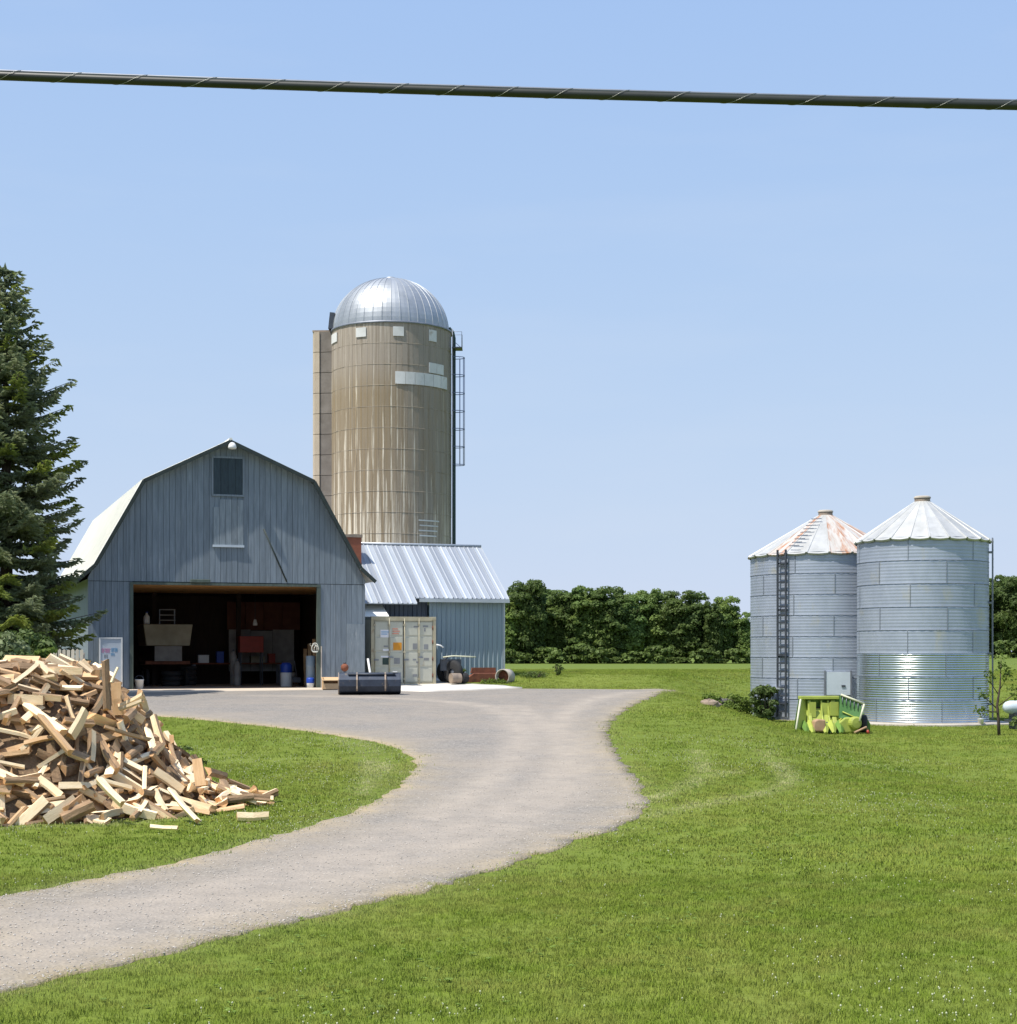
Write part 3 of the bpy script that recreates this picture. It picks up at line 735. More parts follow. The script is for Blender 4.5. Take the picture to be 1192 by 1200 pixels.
# ------------------------------------------------------------------ concrete aprons
apron = [fb.world(-.3, -.02)[:2], fb.world(-.3, -2.1)[:2], fb.world(3, -2.5)[:2], fb.world(7, -2.3)[:2], fb.world(W + .1, -2.0)[:2], fb.world(W + .1, -.02)[:2]]
apron = [p for i in range(len(apron)) for p in [np.array(apron[i]) * (1 - k) + np.array(apron[(i + 1) % len(apron)]) * k for k in np.linspace(0, 1, 9)[:-1]]]
tag(sheet('concrete_apron', apron, 0.045, M['apron']), kind='structure')
pad2 = [hit(466, 810.5), hit(500, 811.5), hit(560, 809.5), hit(612, 807.2), hit(590, 804.6), hit(555, 803), hit(530, 803), (-3.2, 66.2), (-5.6, 66.0), (-4.6, 62)]
pad2 = [p for i in range(len(pad2)) for p in [np.array(pad2[i]) * (1 - k) + np.array(pad2[(i + 1) % len(pad2)]) * k for k in np.linspace(0, 1, 7)[:-1]]]
tag(sheet('concrete_pad', pad2, 0.06, M['pale_concrete']), kind='structure')

# ------------------------------------------------------------------ silo
SD = 76.0
SX = (459 - CX) / F * SD; SR = 70 / F * SD; SB = 1.2
silo = empty('silo', (SX, SD, SB), 0, 'tall stained concrete stave silo with a ribbed silver dome', 'silo')
SH = at(459, 383, SD - SR * .55)[2] - SB
NS, ROWS = 66, 17
rh = SH / ROWS
def silo_mat():
    m, t, b = nt('stained stave concrete')
    tc = node(t, 'ShaderNodeTexCoord'); sp = node(t, 'ShaderNodeSeparateXYZ'); t.links.new(tc.outputs['Object'], sp.inputs[0])
    neg = node(t, 'ShaderNodeMath', operation='MULTIPLY'); neg.inputs[1].default_value = -1; t.links.new(sp.outputs[1], neg.inputs[0])
    an = node(t, 'ShaderNodeMath', operation='ARCTAN2'); t.links.new(sp.outputs[0], an.inputs[0]); t.links.new(neg.outputs[0], an.inputs[1])
    hh = node(t, 'ShaderNodeMath', operation='DIVIDE'); hh.inputs[1].default_value = SH; t.links.new(sp.outputs[2], hh.inputs[0])
    def cv(ax, hz):
        a = node(t, 'ShaderNodeMath', operation='MULTIPLY'); a.inputs[1].default_value = ax; t.links.new(an.outputs[0], a.inputs[0])
        z = node(t, 'ShaderNodeMath', operation='MULTIPLY'); z.inputs[1].default_value = hz; t.links.new(sp.outputs[2], z.inputs[0])
        c = node(t, 'ShaderNodeCombineXYZ'); t.links.new(a.outputs[0], c.inputs[0]); t.links.new(z.outputs[0], c.inputs[1])
        return c.outputs[0]
    at_ = node(t, 'ShaderNodeAttribute', attribute_name='tone')
    base = mix(t, at_.outputs['Fac'], (0.60, 0.535, 0.42), (0.68, 0.61, 0.49))
    streak = ramp(t, noise(t, cv(17.0, 0.13), 1.0, 6, 0.68), [(0.36, 0.0), (0.64, 1.0)])
    streak2 = noise(t, cv(30.0, 0.10), 1.0, 4, 0.6)
    # how much of the stain reaches a height: heavy above mid height, fading towards the foot
    reach = ramp(t, hh.outputs[0], [(0.0, 0.02), (0.25, 0.14), (0.42, 0.36), (0.60, 0.66), (0.8, 0.76), (1.0, 0.5)])
    add = node(t, 'ShaderNodeMath', operation='ADD'); t.links.new(streak, add.inputs[0]); t.links.new(reach, add.inputs[1])
    amt = ramp(t, add.outputs[0], [(0.72, 0.0), (1.18, 0.95)])
    ochre = ramp(t, streak2, [(0.35, (0.215, 0.150, 0.072)), (0.65, (0.225, 0.182, 0.130))])
    c = mix(t, amt, base, ochre)
    topb = ramp(t, hh.outputs[0], [(0.80, 0.0), (0.90, 0.75)])
    c = mix(t, topb, c, (0.32, 0.275, 0.23))
    # right side darkened: grey stain, with its shade put into the colour
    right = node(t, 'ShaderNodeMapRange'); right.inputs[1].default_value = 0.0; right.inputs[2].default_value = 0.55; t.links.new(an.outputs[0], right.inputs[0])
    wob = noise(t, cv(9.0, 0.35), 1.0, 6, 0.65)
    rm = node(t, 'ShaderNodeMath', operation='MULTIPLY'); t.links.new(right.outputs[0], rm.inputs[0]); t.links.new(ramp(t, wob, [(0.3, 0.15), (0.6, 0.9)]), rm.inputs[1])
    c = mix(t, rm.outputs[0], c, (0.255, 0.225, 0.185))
    dark = noise(t, cv(24.0, 0.22), 1.0, 5, 0.6)
    c = mix(t, ramp(t, dark, [(0.54, 0.0), (0.68, 0.65)]), c, (0.17, 0.135, 0.095))
    t.links.new(c, b.inputs['Base Color']); b.inputs['Roughness'].default_value = 0.9
    bump(t, b, noise(t, cv(40, 8), 1.0, 4), 0.25, 0.02)
    return m
M['stave'] = silo_mat()
M['hoop'] = mat('silo hoop steel', (0.44, 0.38, 0.30), (0.22, 0.18, 0.14), 1.5, 0.7, 0.2)
mb = MB(); tones = []
for r_ in range(ROWS):
    for k in range(NS):
        off = 0.5 * (r_ % 2) * 0
        a0, a1 = 2 * math.pi * (k + off + .018) / NS, 2 * math.pi * (k + off + .982) / NS
        g0, g1 = 2 * math.pi * (k + off) / NS, 2 * math.pi * (k + off + 1) / NS
        ro = SR + random.uniform(-.005, .005); ri = SR - .010
        z0, z1 = r_ * rh + .005, (r_ + 1) * rh - .005
        P = lambda a, r, z: (r * math.cos(a), r * math.sin(a), z)
        vs = [P(a0, ro, z0), P(a1, ro, z0), P(a1, ro, z1), P(a0, ro, z1), P(g0, ri, r_ * rh), P(g1, ri, r_ * rh), P(g1, ri, (r_ + 1) * rh), P(g0, ri, (r_ + 1) * rh)]
        mb.add(vs, [(0, 1, 2, 3), (4, 5, 1, 0), (5, 6, 2, 1), (6, 7, 3, 2), (7, 4, 0, 3)])
        tones += [random.random()] * 5
wall = mb.build('stave_wall', M['stave'], silo); wall['kind'] = 'stuff'
at_ = wall.data.attributes.new('tone', 'FLOAT', 'FACE'); at_.data.foreach_set('value', tones)
for r_ in range(1, ROWS):
    MB().tube([((SR + .002) * math.cos(a), (SR + .002) * math.sin(a), r_ * rh) for a in np.linspace(0, 2 * math.pi, 67)[:-1]], .009, 4, closed=True).build('hoop', M['hoop'], silo)
# dome of separate gores
DH = at(459, 324.5, SD - .6)[2] - SB - SH
NG = 40
def gore():
    mb = MB(); half = math.pi / NG; n = 18
    prof_ = [(SR * 0.975 * math.cos(e), SH + .03 + DH * math.sin(e)) for e in np.linspace(0, math.pi / 2 * 0.965, n)]
    rows = []
    for r_, z in prof_:
        row = []
        for a, up_ in ((-half, .022), (-half * .90, .02), (-half * .84, 0), (0, .001), (half * .84, 0), (half * .90, .02), (half, .022)):
            k = min(1, r_ / 0.8) * up_
            row.append(((r_ + k) * math.cos(a), (r_ + k) * math.sin(a), z + k * .5))
        rows.append(row)
    vs = [p for row in rows for p in row]; m = 7
    fs = [(i * m + j, i * m + j + 1, (i + 1) * m + j + 1, (i + 1) * m + j) for i in range(n - 1) for j in range(m - 1)]
    mb.add(vs, fs, 0, False)
    return mb.mesh('dome_panel', M['dome'])
gm = gore()
for k in range(NG): link('dome_panel', gm, silo, (-.05, 0, 0), (0, 0, 2 * math.pi * k / NG))
MB().lathe([(.30, SH + DH * .985), (.32, SH + DH + .05), (.18, SH + DH + .12), (0, SH + DH + .14)], 16).build('dome_cap', M['dome'], silo, (-.05, 0, 0))
MB().lathe([(SR * .985, SH - .05), (SR + .05, SH - .05), (SR + .05, SH + .035), (SR * .985, SH + .035)], 66).build('dome_rim', M['steel_mid'], silo)
def wrap(px0, px1, py0, py1, m, name, n=4, proud=.03):
    """a thin curved plate on the silo wall between two photo columns"""
    def ang(px): return math.asin(max(-.98, min(.98, ((px - 459) / 70.0))))
    a0, a1 = ang(px0), ang(px1); z1, z0 = at(0, py0, SD - SR)[2] - SB, at(0, py1, SD - SR)[2] - SB
    mb = MB(); r0, r1 = SR + .012, SR + .012 + proud
    def P(a, r, z): return (r * math.sin(a), -r * math.cos(a), z)
    vs, fs = [], []
    for k in range(n + 1):
        a = a0 + (a1 - a0) * k / n
        vs += [P(a, r0, z0), P(a, r1, z0), P(a, r1, z1), P(a, r0, z1)]
    for k in range(n):
        o = k * 4; q = o + 4
        fs += [(o + 1, q + 1, q + 2, o + 2), (o + 2, q + 2, q + 3, o + 3), (o, q, q + 1, o + 1)]
    fs += [(0, 1, 2, 3), (n * 4 + 3, n * 4 + 2, n * 4 + 1, n * 4)]
    mb.add(vs, fs); return mb.build(name, M[m], silo)
M['stave_white'] = mat('whitewashed stave', (0.62, 0.62, 0.60), (0.48, 0.48, 0.46), 2, 0.8, spot=(0.36, 0.31, 0.25), spot_at=(0.6, 0.75), var=.08)
for a_, c_ in ((391.5, 399.5), (423.5, 435), (465.5, 477.5), (505, 513)): wrap(a_, c_, 382.5, 393.5 if a_ < 480 else 396, 'stave_white', 'vent_plate')
for a_, c_ in ((505, 513), (513.3, 520.5)): wrap(a_, c_, 421.5, 433.5, 'stave_white', 'white_stave')
for a_, c_ in ((468, 479), (479.3, 489.5), (489.8, 500), (500.3, 509.5), (509.8, 517.5), (517.8, 524)): wrap(a_, c_, 435, 449.5, 'stave_white', 'white_stave')
# unloading chute on the left side
c0, c1 = (366.5 - 459) / F * (SD - .2), (391 - 459) / F * (SD - .2)
cm = (375.5 - 459) / F * (SD - .2)
nj = 17; ch = SH / nj
mside = mat('chute cast concrete', (0.50, 0.42, 0.32), (0.38, 0.31, 0.23), 1.5, 0.9, stretch=(1, 1, .4))
mfront = mat('chute grey panel', (0.215, 0.19, 0.165), (0.15, 0.13, 0.11), 2.5, 0.9, var=.1)
for k in range(nj):
    z0, z1 = k * ch + .012, (k + 1) * ch - .012
    MB().prism([(c0, .4), (c0 + .03, -.25), (c0 + .12, -.40), (cm, -.46), (cm, .4)], z0, z1, axis='z').build('chute_side', mside, silo)
    MB().prism([(cm + .004, -.40), (c1, -.52), (c1, .2), (cm + .004, .35)], z0, z1, axis='z').build('chute_panel', mfront, silo)
MB().prism([(c0 + .02, -.36), (c1 - .02, -.4), (c1 - .02, .3), (c0 + .02, .3)], SH + .002, SH + .08, axis='z').build('chute_cap', M['tan_steel'], silo)
a = at(385.5, 382, SD - .6); c = at(388.5, 367, SD - .6)
MB().prism([(a[0] - SX - .02, SH + .085), (c[0] - SX + .12, SH + .085), (c[0] - SX + .16, c[2] - SB), (a[0] - SX + .06, c[2] - SB + .02)], -.75, -.3).build('dome_hatch', M['steel_dark'], silo)
# filler pipe, ladder and cage on the right side
xr = SR + .13
pts = [(xr, -.15, 0.2)] + [(xr, -.15, z) for z in np.linspace(1, SH - .25, 8)] + [(xr - .06, -.15, SH + .02), (xr - .24, -.15, SH + .22)]
MB().tube(pts, .085, 10).build('filler_pipe', M['pipe_green'], silo)
lad = empty('ladder', (SR + .05, -.45, 0)); lad.parent = silo
for sx in (0, .34): MB().tube([(.02, sx - .1, 1.2), (.02, sx - .1, SH + .1)], .022, 6).build('rail', M['steel_mid'], lad)
rg = MB().tube([(.02, -.1, 0), (.02, .24, 0)], .014, 5).mesh('rung', M['steel_mid'])
for k in range(48): link('rung', rg, lad, (0, 0, 1.4 + k * .31))
zt, zb = at(0, 421, SD)[2] - SB, at(0, 546, SD)[2] - SB
hoopm = MB().tube([(.02 + .56 * math.sin(a) ** .6 if 0 < a < math.pi else .02, .07 - .34 * math.cos(a), 0) for a in np.linspace(0, math.pi, 13)], .018, 5).mesh('cage_hoop', M['steel_blue'])
for k in range(7): link('cage_hoop', hoopm, lad, (0, 0, zb + (zt - zb) * k / 6))
for a in np.linspace(.45, math.pi - .45, 5):
    MB().tube([(.02 + .56 * math.sin(a) ** .6, .07 - .34 * math.cos(a), zb), (.02 + .56 * math.sin(a) ** .6, .07 - .34 * math.cos(a), zt)], .014, 5).build('cage_bar', M['steel_blue'], lad)
zp = at(0, 411, SD)[2] - SB
MB().box(0, .48, -.3, .5, zp, zp + .05).build('platform', M['steel_dark'], lad)
for yy in (-.28, .48): MB().tube([(.02, yy, zp + .75), (.46, yy, zp + .75), (.46, yy, zp + .05)], .014, 5).build('guard_rail', M['steel_mid'], lad)
MB().tube([(.02, .48, zp + .5), (.46, .48, zp + .1)], .012, 5).build('platform_strut', M['steel_mid'], lad)
# pale ladder-like patch low down on the right
for k, py in enumerate((608, 614, 620, 626)): wrap(494 + (k % 2), 516 - k, py, py + 1.6, 'stave_white', 'repair_strip', 3, .012)

# ------------------------------------------------------------------ shed at the silo foot
SRt = ((590 - CX) / F * 66.4, 66.4, 1.2)
fs = Frame(SRt, TH)
shed = empty('shed', SRt, TH, 'low blue grey ribbed shed with a shiny sheet roof beside the silo', 'shed')
VR = 3.4
uLedge = fs.on(425, 640, VR)[0] - 1.2
eR_, ewz = fs.on(597, 702, -.25); rR, rwz = fs.on(560.5, 641, VR)
uw0 = fs.on(503, 702, 0)[0]
wtop = fs.on(590, 704, 0)[1]
# ribbed front wall: sheets 0.9 m wide, each with four ribs
def rib_sheet(u0, u1, z0, z1, v, name, m, parent, pitch=.22):
    mb = MB(); n = max(1, round((u1 - u0) / pitch)); p = (u1 - u0) / n
    xs = []
    for i in range(n):
        x = u0 + i * p
        xs += [(x, 0), (x + p * .55, 0), (x + p * .66, -.045), (x + p * .84, -.045), (x + p * .95, 0)]
    xs.append((u1, 0))
    vs = [(x, v + y, z) for z in (z0, z1) for x, y in xs]; k = len(xs)
    mb.add(vs, [(i, i + 1, k + i + 1, k + i) for i in range(k - 1)])
    mb.add([(u0, v + .03, z0), (u1, v + .03, z0), (u1, v + .03, z1), (u0, v + .03, z1)], [(3, 2, 1, 0)])
    return mb.build(name, M[m], parent)
nsh = 4; sw = (0 - uw0) / nsh
for i in range(nsh): rib_sheet(uw0 + i * sw + .003, uw0 + (i + 1) * sw - .003, -.05, wtop, -.004 * (i % 2), 'wall_sheet', 'shed_sheet', shed)
MB().box(-.02, .05, -.06, .05, -.05, wtop).build('corner_trim', M['galv_roof'], shed)
MB().box(-.06, -.01, .06, VR * 2, -.05, wtop).build('end_wall', M['shed_sheet'], shed)
MB().prism([(.06, wtop), (VR * 2, wtop), (VR, rwz - .1)], -.06, -.01, axis='x').build('gable_wall', M['shed_sheet'], shed)
MB().box(uLedge + .05, -.06, VR * 2 - .05, VR * 2, -.05, wtop).build('back_wall', M['shed_sheet'], shed)
# recessed left wall, further back, with its shade put into the sheet colour
M['shaded_sheet'] = mat('shaded blue sheet', (0.10, 0.12, 0.165), (0.075, 0.09, 0.125), 1.0, 0.6, stretch=(3, 3, .3), var=.1)
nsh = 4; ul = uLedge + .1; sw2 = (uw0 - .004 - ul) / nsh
for i in range(nsh): rib_sheet(ul + i * sw2, ul + (i + 1) * sw2 - .004, -.05, wtop + .12, .22, 'wall_sheet', 'shaded_sheet', shed, .18)
# roof sheets: each one a tilted ribbed strip running ridge to eave
pitch_ = (rwz - ewz) / (VR + .25)
def roof_sheet(u0, u1, v0, v1, m='galv_roof', name='roof_sheet'):
    zf = lambda v: rwz - (VR - v) * pitch_ if v <= VR else rwz - (v - VR) * pitch_
    mb = MB(); xs = [(u0, .04), (u0 + .03, .04), (u0 + .05, 0), ((u0 + u1) / 2 - .05, 0), ((u0 + u1) / 2 - .02, .018), ((u0 + u1) / 2 + .02, .018), ((u0 + u1) / 2 + .05, 0), (u1 - .02, 0), (u1, .03)]
    k = len(xs)
    vs = [(x, v, zf(v) + h) for v in (v0, v1) for x, h in xs]
    mb.add(vs, [(i, i + 1, k + i + 1, k + i) for i in range(k - 1)])
    mb.add([(u0, v0, zf(v0) - .03), (u1, v0, zf(v0) - .03), (u1, v1, zf(v1) - .03), (u0, v1, zf(v1) - .03)], [(3, 2, 1, 0)])
    mb.add([(u0, v0, zf(v0) - .03), (u1, v0, zf(v0) - .03), (u1, v0, zf(v0) + .0), (u0, v0, zf(v0) + .0)], [(0, 1, 2, 3)])
    return mb.build(name, M[m], shed)
uend = max(eR_, rR) if eR_ > rR else rR
uend = eR_
nr = 16; rw = (uend - uLedge) / nr
ustep = fs.on(491, 702, -.25)[0]
for i in range(nr):
    a0_, a1_ = uLedge + i * rw, uLedge + (i + 1) * rw - .004
    roof_sheet(a0_, a1_, -.62 if (a0_ + a1_) / 2 < ustep else -.25, VR, 'galv_roof' if i % 2 else 'galv_roof_dull')
    roof_sheet(a0_, a1_, VR + .002, VR * 2 + .25)
MB().tube([(uLedge, VR, rwz + .04), (uend, VR, rwz + .04)], .06, 6).build('ridge_cap', M['galv_roof'], shed)
MB().box(ustep + .02, uend, -.30, -.24, ewz - .16, ewz - .035).build('gutter', M['galv_roof'], shed)
# lean-to roof between barn and container
t = empty('lean_to', fs.world(fs.on(422, 724, -.95)[0], -.95, 0), TH, 'small white roofed lean-to squeezed between barn and container', 'lean-to')
za, zb_ = fs.on(440, 723, -.95)[1], fs.on(440, 709, .1)[1]
wl = fs.on(456, 722, -.95)[0] - fs.on(422, 722, -.95)[0]
MB().prism([(0, za), (1.12, zb_), (1.12, zb_ + .04), (0, za + .04)], -.1, wl, axis='x').build('lean_to_roof', M['white_roof'], t)
MB().box(-.08, .02, .95, 1.05, 0, zb_ - .03).build('post', M['wood_dark'], t)
# rust red stack behind the barn roof
t = empty('rusty_stack', at(411, 700, 66.6), TH, 'rust red square stack rising between barn roof and silo', 'stack')
t.location.z = 1.2
zz = at(0, 627, 66.6)[2] - 1.2
MB().box(-.36, .36, -.36, .36, 0, zz - .12).build('stack_body', M['brick_red'], t)
MB().box(-.40, .40, -.40, .40, zz - .117, zz).build('stack_rim', M['tan_steel'], t)

# ------------------------------------------------------------------ shipping container
CL = ((435 - CX) / F * 62.4, 62.4, 1.2)
fc = Frame(CL, TH)
cont = empty('shipping_container', CL, TH, 'beige shipping container with stickered double doors between barn and shed', 'container')
CW, CH = fc.on(511, 723)
CLEN = 1.9
fm = M['container_frame']
for x0 in (0, CW - .11): MB().box(x0, x0 + .11, 0, .12, .0, CH - .003).build('corner_post', fm, cont)
MB().box(0.113, CW - .113, -.01, .12, CH - .16, CH).build('door_header', fm, cont)
MB().box(0.113, CW - .113, 0, .12, 0, .14).build('door_sill', fm, cont)
sd = MB()
n = 16
for i in range(n):
    y = .13 + (CLEN - .13) * i / n; p = (CLEN - .13) / n
    sd.prism([(.05, y), (.02, y + p * .25), (.02, y + p * .5), (.05, y + p * .75), (.05, y + p), (.08, y + p), (.08, y)], .1, CH - .1, axis='z')
sd.build('side_panel', M['container'], cont)
MB().box(CW - .06, CW - .02, .13, CLEN, .1, CH - .1).build('side_panel', M['container'], cont)
MB().box(.03, CW - .03, .13, CLEN, CH - .09, CH - .02).build('roof_panel', M['container'], cont)
MB().box(.03, CW - .03, CLEN - .05, CLEN, .1, CH - .1).build('end_panel', M['container'], cont)
MB().box(.03, CW - .03, .13, CLEN, .0, .09).build('floor_frame', M['container_frame'], cont)
for x0 in (0, CW - .18):
    for z0 in (0, CH - .12): bevel(MB().box(x0 - .004, x0 + .184, -.03, .1, z0, z0 + .118).build('corner_casting', fm, cont), .01)
half = (CW - .24) / 2
for s_ in (0, 1):
    x0 = .12 + s_ * (half + .012)
    door = MB().box(x0, x0 + half - .012, .045, .085, .15, CH - .17).build('door', M['container'], cont)
    cw_ = (half - .012) / 2; rh_ = (CH - .32) / 4
    for i in range(2):
        for j in range(4):
            bevel(MB().box(x0 + i * cw_ + .05, x0 + (i + 1) * cw_ - .03, .026, .044, .15 + j * rh_ + .05, .15 + (j + 1) * rh_ - .04).build('raised_panel', M['container'], door), .012)
    for i in range(2):
        xx = x0 + (i + .5) * cw_ + (.13 if i else -.13) * 1.0
        xx = x0 + (.08 if i == 0 else half - .10)
        xx = x0 + cw_ * (0.0 if i == 0 else 1.0) + .02
        MB().tube([(xx, .0, .05), (xx, .0, CH - .06)], .018, 6).build('lock_rod', M['container_frame'], door)
        MB().box(xx - .03, xx + .16, -.03, -.019, 1.0 + .1 * i, 1.05 + .1 * i).build('lock_handle', M['steel_mid'], door)
        for zz in (.25, 1.3, CH - .35): MB().box(xx - .04, xx + .04, -.018, .024, zz, zz + .07).build('rod_bracket', fm, door)
    hx = x0 + (0 if s_ == 0 else half - .012)
    for zz in (.35, 1.0, 1.65, 2.2): MB().tube([(hx, .02, zz), (hx, .02, zz + .14)], .028, 6).build('hinge', M['rust'] if s_ else fm, door)
MB().box(.12 + half - .012, .12 + half + .012, .03, .06, .15, CH - .17).build('door_seal', M['seal'], cont)
def sticker(px0, px1, py0, py1, m, name='sticker', y=.02):
    a, c = fc.on(px0, py1), fc.on(px1, py0)
    MB().box(a[0], c[0], y, y + .005, a[1], c[1]).build(name, M[m], cont)
sticker(446, 457.5, 738, 747, 'label_white')
mbs = MB()
a = fc.on(460, 744)
for i, w_ in enumerate((.26, .30, .22)): mbs.box(a[0], a[0] + w_, .02, .025, a[1] + .03 + i * .09, a[1] + .075 + i * .09)
mbs.build('faded_print', M['label_red'], cont)
mbs = MB()
a = fc.on(447, 743.5)
for i, w_ in enumerate((.24, .30)): mbs.box(a[0], a[0] + w_, .012, .0185, a[1] + .0 + i * .08, a[1] + .03 + i * .08)
mbs.build('sticker_print', M['blue_print'], cont)
sticker(461, 471, 753, 762, 'label_orange'); sticker(448.5, 455.5, 771, 779, 'label_dark')
sticker(446.5, 457.5, 768.5, 770.5, 'label_white'); sticker(450, 455, 756.5, 758.5, 'label_grey', 'stencil'); sticker(449, 457, 760.5, 763, 'label_white')
sticker(462, 469, 771, 778, 'label_grey', 'stencil')
for px0, px1, py0, py1 in ((484, 489, 754, 761), (497, 502, 755, 761), (485, 491, 733.5, 735.5), (496, 502, 733, 735), (497, 499, 736, 740), (484, 488, 772, 774), (488, 491, 775, 777), (497, 503, 771, 774), (484, 489, 790, 793)):
    sticker(px0, px1, py0, py1, 'label_grey', 'stencil', .021)
t = empty('bent_bar', fc.world(CW + .02, -.05, fc.on(514, 757)[1]), TH, 'short pale bar sticking out from the container edge', 'bar')
MB().tube([(-.02, 0, .05), (.14, -.03, .02), (.26, -.04, -.06)], .03, 6).build('bar', M['white_plastic'], t)

# ------------------------------------------------------------------ loader bucket and clutter by the barn corner
gx_, gy_ = hit(433, 814.5)
lb = empty('loader_bucket', (gx_, gy_, tz(gx_, gy_) + .025), R(6), 'worn dark blue loader bucket lying on the gravel before the container', 'bucket')
prof_b = [(-.42, .0), (-.36, .02), (.05, .03), (.30, .10), (.42, .28), (.42, .50), (.28, .70), (.10, .74)]   # y,z seen from the side
bw = 1.02
outer = prof_b; inner = [(y * .94 - .01, z * .94 + .03) for y, z in prof_b]
# turned so its rounded back faces the camera
pts = [(-y, z) for y, z in outer]; ins = [(-y, z) for y, z in inner]
mb = MB(); mb.prism(pts + ins[::-1], -bw, bw, axis='x', smooth=False)
bevel(mb.build('shell', M['bucket_blue'], lb), .01)
for sx in (-bw - .03, bw): MB().prism([(-y, z) for y, z in outer] + [(.0, .40)], sx, sx + .03, axis='x').build('end_plate', M['tan_steel'] if sx < 0 else M['bucket_blue'], lb)  # left plate tan: sun on that end put into its colour
for sx in (-.45, .5): MB().prism([(-.44, .12), (-.50, .2), (-.50, .5), (-.32, .74), (-.26, .70), (-.43, .5), (-.43, .28)], sx, sx + .05, axis='x').build('mounting_ear', M['tan_steel'], lb)
MB().tube([(-.72, -.34, .68), (.86, -.34, .68)], .03, 6).build('top_pipe', M['steel_dark'], lb)
MB().box(.78, .93, -.25, -.12, .745, .78).build('hook_plate', M['white_plastic'], lb)
t = empty('plywood_crate', (*hit(387, 809)[:2], 0), R(12), 'open crate of pale plywood at the right barn door corner', 'crate')
t.location.z = tz(*t.location[:2]) + .05
MB().box(-.28, .28, -.22, -.19, 0, .2).build('crate_side', M['plywood'], t); MB().box(-.28, .28, .19, .22, 0, .34).build('crate_side', M['plywood'], t)
for sx in (-.28, .25): MB().box(sx, sx + .03, -.187, .187, 0, .42 if sx < 0 else .3).build('crate_end', M['plywood'], t)
MB().add([(-.3, -.28, .30), (.32, -.28, .30), (.32, .26, .40), (-.3, .26, .40), (-.3, -.28, .325), (.32, -.28, .325), (.32, .26, .425), (-.3, .26, .425)], [(0, 3, 2, 1), (4, 5, 6, 7), (0, 1, 5, 4), (1, 2, 6, 5), (2, 3, 7, 6), (3, 0, 4, 7)]).build('lid', M['plywood'], t)
p = fb.world(fb.on(404, 784, -.45)[0], -.45, fb.on(404, 787, -.45)[1])
t = empty('rusty_float', p, TH, 'round rust red ball standing behind the loader bucket', 'ball')
mb = MB(); mb.lathe([(.001, -.145)] + [(.15 * math.cos(e), .15 * math.sin(e)) for e in np.linspace(-1.3, 1.3, 9)] + [(.001, .145)], 14); mb.build('ball_shell', M['rust'], t, (0, 0, .15))
MB().lathe([(.001, .29), (.05, .29), (.05, .34), (.001, .35)], 8).build('neck', M['steel_dark'], t)
MB().box(-.04, .04, -.04, .04, -p[2] + 1.16, -.0).build('stand', M['steel_dark'], t)
p0 = fb.world(fb.on(435, 792, -.3)[0], -.5, -.0); p1 = fb.world(fb.on(431.5, 772, -.1)[0], -.06, fb.on(431.5, 772, -.06)[1])
o = MB().tube([(0, 0, .02), (p1[0] - p0[0], p1[1] - p0[1], p1[2] - p0[2])], .045, 6).build('white_post', M['white_plastic'], None, p0)
tag(o, 'thin white post leaning on the right barn corner', 'post')

# ------------------------------------------------------------------ machinery between container and shed
gx_, gy_ = hit(527, 807)
t = empty('farm_implement', (gx_, 63.2, tz(gx_, 63.2) + .07), TH, 'dark wheeled implement with a tan roller beside the container', 'implement')
for yy, xx in ((.2, .12), (.9, .05)):
    w = MB().lathe([(.12, -.1), (.36, -.12), (.44, -.08), (.46, 0), (.44, .08), (.36, .12), (.12, .1)], 20).build('wheel', M['tyre'], t, (xx, yy, .46), (0, R(90), R(30)))
    MB().lathe([(0, -.06), (.12, -.06), (.14, 0), (.12, .06), (0, .06)], 12).build('rim', M['steel_mid'], w)
MB().lathe([(0, -.2), (.20, -.2), (.20, .2), (0, .2)], 18, smooth=False).build('roller', M['tan_steel'], t, (.06, -.28, .21), (0, R(90), R(8)))
MB().lathe([(0, -.12), (.19, -.12), (.21, -.06), (.21, .06), (.19, .12), (0, .12)], 18, smooth=False).build('roller', M['tyre'], t, (.48, -.05, .22), (0, R(90), R(15)))
MB().box(-.35, .5, .35, .45, .5, .95).build('body', M['steel_dark'], t)
MB().tube([(-.3, .2, 1.03), (.1, .15, 1.08), (.55, .1, 1.06), (1.0, .05, 1.04)], .03, 6).build('tow_bar', M['cream_frame'], t)
MB().tube([(-.3, .2, .9), (-.1, .2, 1.05)], .05, 6).build('strut', M['steel_dark'], t)
gx_, gy_ = hit(565, 802)
t = empty('scraper', (gx_, 64.6, tz(gx_, 64.6)), TH, 'rust red scraper blade on the grass against the shed', 'blade')
mb = MB(); mb.prism([(-.78, -.1), (-.72, .12), (-.40, .34), (.62, .34), (.66, -.1)], -.16, .10); bevel(mb.build('mouldboard', M['rust'], t), .02)
mb = MB(); mb.prism([(-.50, .343), (.56, .343), (.54, .56), (-.44, .56)], -.05, .06); mb.build('blade_top', M['rust'], t)
MB().box(-.3, .4, .1, .5, .05, .2).build('mounting_frame', M['rust'], t)
gx_, gy_ = hit(592, 803)
t = empty('clay_pipe', (gx_, 64.4, tz(gx_, 64.4) + .0), R(-24), 'short cream pipe section lying beside the rusty blade', 'pipe')
mb = MB(); mb.lathe([(.27, -.28), (.31, -.28), (.31, .28), (.27, .28), (.27, -.28)], 24)
mb.build('pipe_shell', M['concrete'], t, (0, 0, .22), (R(90), 0, 0))
mb = MB(); mb.lathe([(0, -.02), (.268, -.02), (.268, .06), (0, .06)], 24); mb.build('pipe_plug', M['rust'], t, (0, 0, .22), (R(90), 0, 0))

